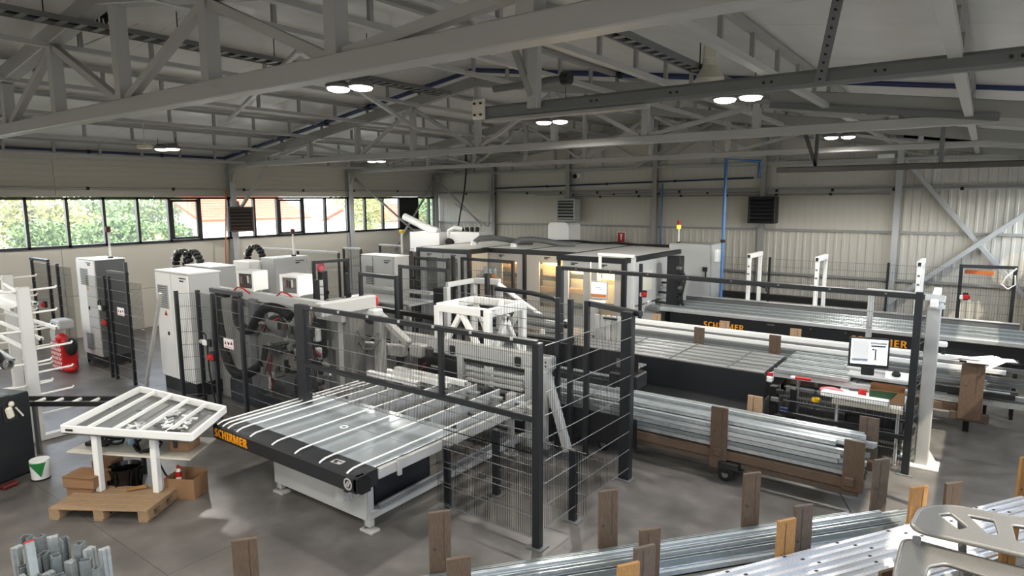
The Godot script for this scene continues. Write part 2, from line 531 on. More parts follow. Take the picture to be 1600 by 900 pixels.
func purlin(x: float, label: String) -> void:
	var o := thing("lattice_purlin", label, "purlin", V(x, roof_h(x), 0))
	obj("top_rail", S().box(V(0, -.055, (ZB + ZF) / 2), V(.10, .06, ZF - ZB - .1)), M.steel_dim, o)
	obj("bottom_rail", S().box(V(0, -.40, (ZB + ZF) / 2), V(.10, .07, ZF - ZB - .1)), M.steel, o)
	var first: MeshInstance3D = null
	var z := ZB + .55
	while z < ZF - .3:
		if z < -1.2:
			if first == null:
				first = obj("batten", S().box(V(0, -.225, 0), V(.05, .30, .06)), M.steel_dim, o)
				first.position = V(0, 0, z)
			else:
				again("batten", first, Transform3D(Basis.IDENTITY, V(0, 0, z)), o)
		z += 1.02

func build_roof_frame() -> void:
	truss(-21.0 + .05, 4.75, .10, "slim grey roof truss standing against the gable wall at the far end")
	truss(-16.15, 4.76, .12, "grey roof truss over the white machine enclosure, next before the gable wall")
	truss(-11.4, 4.79, .15, "grey roof truss carrying the blue air pipe along its sloping top chord")
	truss(-3.87, 4.87, .19, "big grey roof truss nearest the viewer, crossing the top of the picture", .36, 2.09)
	var names := ["first", "second", "third", "fourth", "fifth"]
	for k in 5:
		purlin(RX - 1.85 * (k + 1) + .1, "grey lattice roof purlin on the window side, %s down from the ridge" % names[k])
		purlin(RX + 1.85 * (k + 1) - .25, "grey lattice roof purlin on the heater side, %s down from the ridge" % names[k])
	# wall columns
	for e in [[-11.4, "grey steel column beside the dark louvred heater between the window panes"], [-16.15, "grey steel column with a flared head between the window panes"], [ZB + .25, "grey corner column where the window wall meets the gable wall"]]:
		var o := thing("steel_column", e[1], "column", V(XL + .14, 0, e[0]))
		var s := S()
		h_section(s, 0, 0, 0, 4.75, .2, .2, 0)
		obj("shaft", s, M.light if e[0] > -20 else M.steel, o)
		obj("base_plate", S().box(V(0, .01, 0), V(.3, .02, .3)), M.steel_dim, o)
		obj("haunch", S().prism(PackedVector2Array([Vector2(.1, 4.75), Vector2(.45, 4.75), Vector2(.1, 4.25)]), Transform3D(Basis.IDENTITY, V(0, 0, -.05)), .1), M.steel, o)
	var cn := ["beside the crossed struts near the corner", "behind the pale heater", "behind the thin blue air drop pipe", "behind the black louvred heater", "beside the crossed wall bracing"]
	var cx := [-16.27, -12.71, -9.23, -5.65, -2.01]
	for i in 5:
		var o := thing("gable_column", "slender grey gable wall column " + cn[i], "column", V(cx[i], 0, ZB + .18))
		var s := S()
		h_section(s, 0, 0, 0, roof_h(cx[i]) - .3, .16, .14, PI / 2)
		obj("shaft", s, M.steel_dim if i < 4 else M.light, o)
		obj("base_plate", S().box(V(0, .01, 0), V(.24, .02, .24)), M.steel_dim, o)
	# wall bracing
	brace("wall_brace", "slanting grey brace from the louvred heater up to the roof truss", V(XL + .25, 3.35, -11.55), V(XL + 2.2, 4.76, -11.4), .09)
	brace("wall_brace", "thin grey brace crossing the far window panes, falling towards the corner", V(XL + .2, 4.5, -16.4), V(XL + .2, 1.9, -20.1), .07)
	brace("wall_brace", "thin grey brace crossing the far window panes, falling away from the corner", V(XL + .2, 4.6, -20.85), V(XL + .2, 1.7, -18.3), .07)
	brace("wall_brace", "pair strut on the gable wall, falling from the corner column to the filter box", V(-19.3, 4.55, ZB + .3), V(-16.75, 2.6, ZB + .4), .07)
	brace("wall_brace", "second thinner strut on the gable wall, beside the one from the corner column", V(-18.3, 3.5, ZB + .28), V(-16.5, 2.6, ZB + .36), .05)
	brace("wall_brace", "strut on the gable wall, rising from the filter box to the first gable column", V(-16.4, 2.6, ZB + .4), V(-15.9 - .4, 4.7, ZB + .3), .06)
	brace("wall_brace", "long white brace of the gable wall cross, falling from its column to the conveyor", V(-1.9, 4.7, ZB + .14), V(1.0, 1.1, ZB + .14), .12)
	brace("wall_brace", "long white brace of the gable wall cross, rising towards the window side corner", V(-2.2, .6, ZB + .26), V(1.0, 3.45, ZB + .26), .12)
	brace("gable_brace", "grey gable brace high under the ridge, sloping up past the gable columns", V(-9.9, 4.78, ZB + .3), V(-7.3, 6.1, ZB + .3), .1)
	brace("roof_brace", "flat grey roof brace lit by the lamp, falling away from the ridge", V(-6.3, 5.35, -4.6), V(-10.9, 5.3, -11.2), .07)
	brace("roof_brace", "flat grey roof brace lit by the lamp, running level towards the window side", V(-6.3, 5.35, -4.6), V(-12.6, 5.3, -7.4), .06)

	# suspended galvanised rail with bolt pairs, its end plate and hanger
	var r := thing("suspended_rail", "long suspended steel rail with pairs of bolt holes under the lamps", "rail", V(-5.2, 4.78, -6.55))
	obj("beam", S().box(V(3.1, 0, 0), V(6.25, .15, .12), Basis.IDENTITY, .03), M.midgrey, r)
	obj("lower_flange", S().box(V(1.1, -.10, .0), V(2.2, .05, .10), Basis.IDENTITY, .01), M.steel_dim, r)
	obj("end_plate", S().box(V(-.06, .04, .08), V(.20, .25, .03), Basis.IDENTITY, .01), M.cream, r)
	for e in [V(-.11, .11, .1), V(-.01, .11, .1), V(-.11, -.03, .1), V(-.01, -.03, .1)]:
		obj("bolt", S().lathe([Vector2(0, .02), Vector2(.016, .02), Vector2(.016, 0)], 6, Transform3D(Basis(Vector3.RIGHT, PI / 2), e)), M.ink, r)
	for k in 5:
		for d in [-.035, .035]:
			obj("bolt", S().lathe([Vector2(0, .012), Vector2(.014, .012), Vector2(.014, 0)], 6, Transform3D(Basis(Vector3.RIGHT, PI / 2), V(1.58 + k * .93 + d, .0, .06))), M.ink, r)
	obj("hanger_post", S().box(V(.80, .48, .1), V(.14, 1.0, .10)), M.steel, r)
	obj("hanger_brace", S().bar(V(.45, .9, .15), V(.78, .12, .12), .07, .07), M.steel_dim, r)
	obj("guide_tube", S().tube([V(.05, .30, -.1), V(1.08, .32, -.1)], .045, 10), M.midgrey, r)
	obj("end_stop", S().lathe([Vector2(0, .05), Vector2(.08, .05), Vector2(.08, -.05), Vector2(0, -.05)], 12, Transform3D(Basis(Vector3.BACK, PI / 2), V(1.12, .32, -.1))), M.black, r)
	# lower dark rail on hangers near the gable
	var q := thing("hanging_rail", "dark steel rail hanging low on slanted struts below a roof truss", "rail", V(-2.85, 4.16, -11.5))
	obj("beam", S().box(V(1.95, 0, 0), V(4.0, .09, .10), Basis.IDENTITY, .015), M.rail_dark, q)
	obj("strut", S().bar(V(.35, .62, 0), V(.55, .05, 0), .05, .05), M.rail_dark, q)
	obj("strut", S().bar(V(.55, .62, 0), V(.55, .05, 0), .05, .05), M.rail_dark, q)
	obj("strut", S().bar(V(2.25, .62, 0), V(2.25, .0, 0), .06, .06), M.midgrey, q)
	obj("stay", S().bar(V(-.15, 1.05, .2), V(2.9, .62, .2), .09, .09), M.midgrey, q)

func brace(called: String, label: String, p: Vector3, q: Vector3, t: float) -> void:
	tag(obj(called, S().bar(p, q, t, t, Vector3.UP, .008), M.light if "white" in label else M.steel), label, "brace")

# ---------------------------------------------------------------- outside the windows
func foliage(rng: RandomNumberGenerator, c: Vector3, r: Vector3, count: int, leaf := .16) -> Shape:
	var s := S()
	for i in count:
		var d := V(rng.randfn(), rng.randfn(), rng.randfn()).normalized() * pow(rng.randf(), .4)
		var p := c + d * r
		var b := Basis(V(rng.randfn(), rng.randfn(), rng.randfn()).normalized(), rng.randf() * TAU)
		s.quad(p + b * V(-leaf, 0, 0), p + b * V(0, leaf * .6, 0), p + b * V(leaf, 0, 0), p + b * V(0, -leaf * .6, 0), b.z)
	return s

func tree_at(called: String, label: String, at: Vector3, h: float, r: float, mat: Material, rng: RandomNumberGenerator) -> void:
	var t := thing(called, label, "tree", at, 0, "trees outside the windows")
	var cr := S()
	for k in 7:
		var q := V(rng.randf_range(-.6, .6) * r, h * rng.randf_range(.35, .85), rng.randf_range(-.6, .6) * r)
		var f := foliage(rng, q, V(r * .6, h * .2, r * .6), 900, .11)
		cr.v.append_array(f.v); cr.n.append_array(f.n)
	obj("crown", cr, mat, t)
	obj("trunk", S().tube([V(0, 0, 0), V(.05, h * .4, 0), V(-.05, h * .75, .1)], .14, 7), M.trunk, t)

func house(label: String, at: Vector3, size: Vector3, turn: float, roof: float) -> void:
	var o := thing("house", label, "house", at, turn)
	obj("wall", S().box(V(0, size.y / 2, 0), size), M.render, o)
	var sl := S()
	for e: float in [-1.0, 1.0]:
		sl.bar(V(0, size.y + roof, 0), V(0, size.y - .15, e * (size.z / 2 + .5)), size.x + .8, .12, Vector3.UP)
	obj("roof", sl, M.roof_tile, o)
	var cs := S()
	for k in 9:
		for e: float in [-1.0, 1.0]:
			var f := (k + .5) / 9.0
			cs.box(V(0, lerpf(size.y + roof, size.y - .1, f) + .09, e * (size.z / 2 + .5) * f), V(size.x + .82, .035, .05))
	obj("tile_course", cs, M.roof_tile, o)
	obj("gable", S().prism(PackedVector2Array([Vector2(-size.z / 2, size.y), Vector2(size.z / 2, size.y), Vector2(0, size.y + roof * .95)]), Transform3D(Basis(Vector3.UP, PI / 2), V(-size.x / 2, 0, 0)), size.x), M.render, o)
	for e in [-.28, .28]:
		obj("window", S().box(V(size.x / 2 + .02, size.y * .6, e * size.z), V(.06, 1.2, 1.0)), M.midgrey, o)

func build_outside() -> void:
	var rng := RandomNumberGenerator.new()
	rng.seed = 41
	struct("ground_outside", S().box(V(-70, -.35, -20), V(100, .3, 160)), M.grass)
	struct("yard_outside", S().box(V(26, -.35, -10), V(49, .3, 120)), M.floor)
	var hz := [[-25.5, -8.3, 3.4], [-26.0, -9.6, 3.2], [-26.0, -11.2, 3.5], [-27.0, -13.0, 3.1]]
	for i in 4:
		var q = hz[i]
		var s := S()
		for k in 6:
			var f := foliage(rng, V(rng.randf_range(-.5, .5), q[2] * (.2 + .12 * k), rng.randf_range(-.6, .6)), V(.9, .6, 1.0), 1300, .085)
			s.v.append_array(f.v); s.n.append_array(f.n)
		var b := thing("hedge_bush", ["green bush outside the second window pane", "dense green bush outside the third window pane", "tall green bush outside the fourth window pane", "small green bush outside beside the white house wall"][i], "bush", V(q[0], -.2, q[1]), 0, "bushes outside the windows")
		obj("foliage", s, M.leaf, b)
		obj("stem", S().tube([V(0, 0, 0), V(0, q[2] * .6, 0)], .08, 6), M.trunk, b)
	tree_at("tree", "pale yellowish tree outside the first window panes", V(-31, -.2, -9.5), 6.5, 2.2, M.leaf2, rng)
	tree_at("tree", "green tree behind the bushes outside the middle window panes", V(-36, -.2, -15), 7.0, 2.4, M.leaf, rng)
	tree_at("tree", "yellowish tree outside the window near the flared column", V(-36, -.2, -31.5), 6.5, 2.4, M.leaf2, rng)
	tree_at("tree", "green tree outside the last window pane by the corner", V(-30, -.2, -31.5), 6.0, 1.8, M.leaf, rng)
	house("white house with a long orange tiled roof outside the windows", V(-36, -.2, -20.6), V(6.0, 3.0, 6.0), PI / 2, 1.15)
	house("white house with a small orange roof seen outside the far windows", V(-40, -.2, -36.0), V(5, 2.4, 6), PI / 2, 1.1)

# ---------------------------------------------------------------- lamps, pipes, heaters
func led_lamp(label: String, at: Vector3, turn: float, energy: float) -> void:
	var o := thing("led_lamp", label, "lamp", at, turn, "twin led hall lamps")
	obj("bracket", S().box(V(0, .10, 0), V(.62, .03, .06), Basis.IDENTITY, .008), M.midgrey, o)
	for e in [-.16, .16]:
		var tr := Transform3D(Basis.IDENTITY.scaled(V(1.0, 1, 1.25)), V(e, 0, 0))
		obj("housing", S().lathe([Vector2(0, .085), Vector2(.09, .08), Vector2(.145, .03), Vector2(.15, -.01), Vector2(.13, -.015)], 20, tr), M.midgrey, o)
		obj("lamp_lens", S().lathe([Vector2(.135, -.012), Vector2(.12, -.04), Vector2(.07, -.055), Vector2(0, -.06)], 20, tr), M.led, o)
	for e in [-.26, .26]:
		obj("hanging_rod", S().tube([V(e, .1, 0), V(e, roof_h(at.x) - at.y - .45, 0)], .006, 6), M.ink, o)
	var l := SpotLight3D.new()
	l.name = "lamp_light"
	l.light_color = Color(1, .98, .945); l.light_energy = energy; l.spot_range = 40; l.spot_attenuation = 2.0
	l.spot_angle = 82; l.spot_angle_attenuation = .35
	l.light_size = .15; l.shadow_enabled = true
	l.position = V(0, -.14, 0); l.rotation.x = -PI / 2
	o.add_child(l)

func pipe(called: String, label: String, pts: Array, r: float, mat: Material, joints := 2.0) -> Node3D:
	var o := thing(called, label, "pipe", pts[0])
	var loc := pts.map(func(p): return p - pts[0])
	obj("tube", S().tube(loc, r, 10), mat, o)
	for i in loc.size() - 1:
		var L: float = loc[i].distance_to(loc[i + 1])
		var k := int(L / joints)
		for j in range(1, k + 1):
			var c: Vector3 = loc[i].lerp(loc[i + 1], float(j) / (k + 1))
			var d: Vector3 = (loc[i + 1] - loc[i]).normalized() * .04
			obj("clamp", S().tube([c - d, c + d], r * 1.45, 8), M.ink, o)
	return o

func louvre_heater(label: String, at: Vector3, turn: float, body: Material, slat: Material, w := .8, h := .82) -> void:
	var o := thing("air_heater", label, "heater", at, turn)
	obj("casing", S().box(V(0, 0, -.2), V(w, h, .40), Basis.IDENTITY, .02), body, o)
	for e in [[-w / 2 + .03, 0, .06, h], [w / 2 - .03, 0, .06, h]]:
		obj("frame", S().box(V(e[0], e[1], .02), V(e[2], e[3], .05), Basis.IDENTITY, .01), body, o)
	for y in [-h / 2 + .03, h / 2 - .03]:
		obj("frame", S().box(V(0, y, .02), V(w - .12, .06, .05), Basis.IDENTITY, .01), body, o)
	obj("recess", S().box(V(0, 0, .003), V(w - .12, h - .12, .01)), M.ink, o)
	for k in 6:
		obj("slat", S().box(V(0, -h / 2 + .125 + k * (h - .25) / 5, .03), V(w - .13, .012, .10), Basis(Vector3.RIGHT, .55)), slat, o)
	obj("bracket", S().bar(V(0, h / 2, -.25), V(0, h / 2 + .16, -.38), .08, .05), M.steel_dim, o)

func cable_tray(label: String, p: Vector3, q: Vector3, w: float, drops: Array) -> void:
	var o := thing("cable_tray", label, "cable tray", p)
	var d := q - p
	var dn := d.normalized()
	var side := Vector3.UP.cross(dn).normalized()
	if absf(dn.y) > .9: side = Vector3.RIGHT
	for e: float in [-1.0, 1.0]:
		obj("side_rail", S().bar(side * e * w / 2, d + side * e * w / 2, .008, .07, Vector3.UP if absf(dn.y) < .9 else Vector3.BACK), M.midgrey, o)
	var k := int(d.length() / .22)
	var rg := S()
	for j in k:
		var c := d * ((j + .5) / k)
		rg.bar(c - side * w / 2 - Vector3.UP * .02, c + side * w / 2 - Vector3.UP * .02, .08, .01)
	obj("rung", rg, M.midgrey, o).set_meta("kind", "stuff")
	for j in 3:
		var off := side * (j - 1) * w * .28
		var pts := []
		for i in 9:
			pts.append(d * (i / 8.0) + off + V(0, .02 + .015 * sin(i * 2.1 + j), 0))
		obj("cable", S().tube(pts, .014, 6), M.rubber, o)
	for f in drops:
		var c := d * float(f)
		obj("hanging_rod", S().tube([c, V(c.x, roof_h(p.x + c.x) - p.y - .02, c.z)], .008, 6), M.ink, o)

func build_services() -> void:
	led_lamp("twin led lamp hanging low in front of the window wall", V(-15.75, 4.92, -7.68), .35, 9)
	led_lamp("twin led lamp under the big truss, above the cabinets and saw", V(-6.55, 5.10, -5.50), .35, 11)
	led_lamp("twin led lamp hanging beside the end plate of the suspended rail", V(-6.5, 5.10, -10.1), .2, 15)
	led_lamp("twin led lamp glowing just below the suspended rail with bolt holes", V(-2.62, 4.95, -8.36), .0, 11)
	led_lamp("twin led lamp near the gable wall under the dark hanging rail", V(-2.62, 4.98, -15.3), .2, 15)
	led_lamp("small twin led lamp far off over the fence by the windows", V(-15.75, 4.92, -14.2), .35, 13)

	# the rows go on over the part of the hall behind the viewer
	for q in [V(-15.75, 4.92, -1.2), V(-15.75, 4.92, 5.2), V(-6.5, 5.10, -.4), V(-6.5, 5.10, 4.6), V(-2.62, 4.95, -1.2), V(-2.62, 4.95, 5.4), V(-11.0, 5.1, 1.5)]:
		led_lamp("twin led lamp over the part of the hall behind the viewer", q, .3, 10)

	# old flood light with its hook, in cream
	var f := thing("flood_light", "old cream flood lamp hanging from a rod beside the slotted tray", "lamp", V(-2.78, 5.20, -7.75), .5)
	obj("reflector", S().lathe([Vector2(0, .16), Vector2(.09, .15), Vector2(.11, .05), Vector2(.21, -.10), Vector2(.22, -.18), Vector2(.20, -.19), Vector2(.10, .0), Vector2(0, .02)], 4, Transform3D(Basis(Vector3.UP, PI / 4), V(0, 0, 0))), M.cream, f)
	obj("gear_box", S().box(V(0, .20, 0), V(.16, .16, .16), Basis.IDENTITY, .02), M.cream, f)
	obj("hook", S().tube([V(0, .28, 0), V(.04, .34, 0), V(.0, .40, 0), V(-.03, .36, 0)], .012, 7), M.ink, f)
	obj("hanging_rod", S().tube([V(0, .38, 0), V(0, .62, 0)], .008, 6), M.ink, f)

	# emergency luminaire beside the first lamp
	tag(obj("emergency_lamp", S().box(V(-16.15, 4.96, -7.35), V(.36, .10, .16), Basis(Vector3.UP, .3), .02).tube([V(-16.15, 5.0, -7.35), V(-16.15, roof_h(-16.15) - .02, -7.35)], .008, 6), M.cream), "small boxy cream lamp beside the twin lamp by the windows", "lamp")
	tag(obj("emergency_lamp", S().box(V(-2.35, 4.83, -20.7), V(.42, .12, .10), Basis.IDENTITY, .02), M.white), "small white emergency lamp box high on the gable wall", "lamp")

	# blue compressed air pipes
	pipe("air_pipe", "blue air pipe running along the eave above the windows", [V(XL + .16, 5.0, 4), V(XL + .16, 5.0, -11.2)], .035, M.navy)
	pipe("air_pipe", "blue air pipe climbing the truss to the ridge and down the other slope", [V(XL + .16, 5.0, -11.22), V(RX, 6.50, -11.27), V(XR - .1, 5.0, -11.27)], .05, M.navy)
	pipe("air_pipe", "thin blue air pipe running level across the gable wall", [V(-16.2, 4.12, ZB + .22), V(-5.95, 4.32, ZB + .22)], .028, M.navy, 3.0)
	pipe("air_drop_pipe", "tall blue air drop pipe standing behind the guarded conveyor", [V(-5.62, .4, -17.2), V(-5.62, 4.72, -17.2), V(-5.15, 4.70, -18.6), V(-5.15, 4.25, -18.6)], .045, M.blue, 3.0)
	pipe("air_drop_pipe", "thin blue air drop pipe against the gable wall near its column", [V(-8.95, 4.2, ZB + .25), V(-8.95, 1.5, ZB + .25)], .03, M.blue, 3.0)
	# grey conduits along the gable wall and windows
	pipe("conduit", "upper grey conduit along the gable wall above the heaters", [V(-19.3, 3.92, ZB + .16), V(1.0, 3.92, ZB + .16)], .03, M.steel, 1.6)
	pipe("conduit", "lower grey conduit along the gable wall just above the heaters", [V(-12.9, 3.76, ZB + .16), V(-2.2, 3.80, ZB + .16)], .025, M.steel_dim, 1.6)
	pipe("conduit", "middle grey conduit along the gable wall between two others", [V(-14.2, 3.84, ZB + .2), V(-5.7, 3.87, ZB + .2)], .018, M.steel_dim, 1.9)
	pipe("conduit", "grey conduit along the wall just above the ribbon of windows", [V(XL + .10, 4.03, 4), V(XL + .10, 4.03, -20.9)], .03, M.steel, 2.4)
	# hanging black cable near the corner
	tag(obj("hanging_cable", S().tube([V(-16.3, roof_h(-16.3), -19.25), V(-16.35, 4.75, -19.3), V(-16.5, 3.9, -19.32), V(-16.72, 3.2, -19.35), V(-16.85, 2.62, -19.35)], .03, 7), M.rubber), "black cable hanging from the truss down to the filter box", "cable")

	louvre_heater("dark brown louvred heater fixed to the column between the windows", V(XL + .62, 3.10, -11.38), PI / 2 - .35, M.brownp, M.brownp, .75, .78)
	louvre_heater("pale grey louvred heater on the gable wall above the white tank", V(-12.55, 3.28, ZB + .62), .0, M.light, M.light)
	louvre_heater("black louvred heater on the gable wall beside the blue drop pipe", V(-5.55, 3.33, ZB + .62), .0, M.black, M.anth)

	# fire sign: red plate with a white extinguisher
	var sg := thing("fire_sign", "small red fire extinguisher sign on the gable wall", "sign", V(-10.56, 2.28, ZB + .04))
	obj("plate", S().box(Vector3.ZERO, V(.34, .46, .01)), M.white, sg)
	obj("red_field", S().box(V(0, .03, .007), V(.28, .34, .006)), M.red, sg)
	obj("symbol", S().box(V(0, .02, .012), V(.07, .20, .006), Basis.IDENTITY, .003).box(V(.0, .14, .012), V(.10, .035, .006)), M.white, sg)
	obj("arrow", S().box(V(-.06, -.18, .007), V(.06, .03, .006)).box(V(.06, -.18, .007), V(.06, .03, .006)), M.red, sg)
	# dome camera
	var dc := thing("dome_camera", "small white dome camera under the truss on the gable wall", "camera", V(-12.35, 4.55, ZB + .2))
	obj("base", S().box(V(.06, 0, -.05), V(.14, .16, .12), Basis.IDENTITY, .02), M.white, dc)
	obj("dome", S().ball(V(-.05, -.03, .06), V(.085, .085, .085), 12, 8), M.ink, dc)
	# white tank with rounded shoulders
	var tk := thing("storage_tank", "white tank with rounded shoulders standing behind the enclosure", "tank", V(-12.05, 0, -19.55))
	var po := PackedVector2Array()
	for q in [[.27, 2.70, 0.0], [-.27, 2.70, PI / 2]]:
		for j in 6:
			var a: float = q[2] + PI / 2 * j / 5
			po.append(Vector2(q[0] + .16 * cos(a), q[1] + .18 * sin(a)))
	po.append(Vector2(-.43, .15)); po.append(Vector2(.43, .15))
	obj("shell", S().prism(po, Transform3D(Basis.IDENTITY, V(0, 0, -.4)), .8), M.white, tk)
	obj("skid", S().box(V(0, .08, 0), V(.9, .14, .84), Basis.IDENTITY, .02), M.midgrey, tk)

	cable_tray("wide wire cable tray with coiled cables crossing under the window side roof", V(-9.9, 6.02, -1.5), V(-9.9, 6.02, -11.0), .35, [.2, .38, .55, .75])
	tag(obj("hanging_cable", S().tube([V(-14.9, 6.42, -4.3) - V(0, .68, 0), V(-12.81, 5.99, -4.3) , V(-10.66, 6.02, -4.3), V(-9.36, 6.04, -4.3)], .012, 6), M.light), "thin pale cable slung under the roof beside the big truss", "cable")
	tag(obj("orange_hose", S().tube([V(XL + .3, 4.0, -11.12), V(XL + .3, 3.2, -11.06), V(XL + .28, 2.4, -11.02), V(XL + .26, 1.0, -10.95)], .02, 7), M.orange_label), "thin orange hose hanging down beside the column at the louvred heater", "hose")
	var coil := []
	for i in 30:
		var a := i * .75
		coil.append(V(-9.9 + .13 * cos(a), 6.13 + .12 * sin(a) + .002 * i, -4.05 - .006 * i))
	tag(obj("cable_coil", S().tube(coil, .014, 6), M.rubber), "coil of spare black cable lying on the wide cable tray", "cable")
	cable_tray("slotted grey cable tray climbing beside the old flood lamp", V(-2.95, 5.25, -5.0), V(-2.95, 5.25, -10.8), .14, [.15, .5, .9])
	var st := thing("hanger_strap", "slotted steel strap holding up the suspended rail", "strap", V(-1.30, 4.72, -6.45))
	obj("strap", S().bar(Vector3.ZERO, V(.19, .62, .4), .085, .02, V(0, 0, 1)), M.midgrey, st)
	for k in 10:
		var c := V(.19, .62, .4) * ((k + .5) / 10.0)
		obj("slot", S().box(c + V(0, 0, .012), V(.02, .022, .008)), M.ink, st)

# ---------------------------------------------------------------- white machine enclosure
func bay(o: Node3D, x0: float, x1: float, z: float, win: Array, fill: Material, shelves: int, called := "door") -> void:
	# a white door panel with a window opening win = [x0, x1, y0, y1]
	var d := frame_of(called, o)
	var t := .04
	var s := S()
	s.box(V((x0 + win[0]) / 2, 1.15, z), V(win[0] - x0 - .005, 2.0, t))
	s.box(V((win[1] + x1) / 2, 1.15, z), V(x1 - win[1] - .005, 2.0, t))
	s.box(V((win[0] + win[1]) / 2, (win[3] + 2.15) / 2, z), V(win[1] - win[0], 2.15 - win[3], t))
	s.box(V((win[0] + win[1]) / 2, (win[2] + .15) / 2, z), V(win[1] - win[0], win[2] - .15, t))
	obj("leaf", s, M.light, d)
	obj("pane", S().box(V((win[0] + win[1]) / 2, (win[2] + win[3]) / 2, z - .01), V(win[1] - win[0], win[3] - win[2], .008)), M.glass, d)
	obj("badge", S().box(V((x0 + x1) / 2 - .06, 2.09, z + .023), V(.20, .022, .006)).box(V((x0 + x1) / 2 - .10, 2.055, z + .023), V(.12, .03, .006)), M.ink, d)
	# what shows behind the pane
	var b := frame_of("interior", o)
	obj("back_board", S().box(V((win[0] + win[1]) / 2, (win[2] + win[3]) / 2, z - .55), V(win[1] - win[0] + .5, win[3] - win[2] + .5, .03)), fill, b)
	for k in shelves:
		var y: float = win[2] + (k + .5) * (win[3] - win[2]) / shelves
		obj("beam", S().box(V((win[0] + win[1]) / 2, y, z - .3), V(win[1] - win[0] + .3, .12, .2)), M.anth if k % 2 == 0 else M.wood_pale, b)

func machine_light(o: Node3D, at: Vector3, e: float) -> void:
	obj("strip_lamp", S().box(at, V(.8, .03, .05)), M.warm, o)
	var l := OmniLight3D.new()
	l.name = "strip_light"; l.light_color = Color(1, .84, .58); l.light_energy = e; l.omni_range = 6; l.omni_attenuation = 2; l.light_size = .3; l.shadow_enabled = true
	l.position = at - V(0, .08, 0)
	o.add_child(l, true)

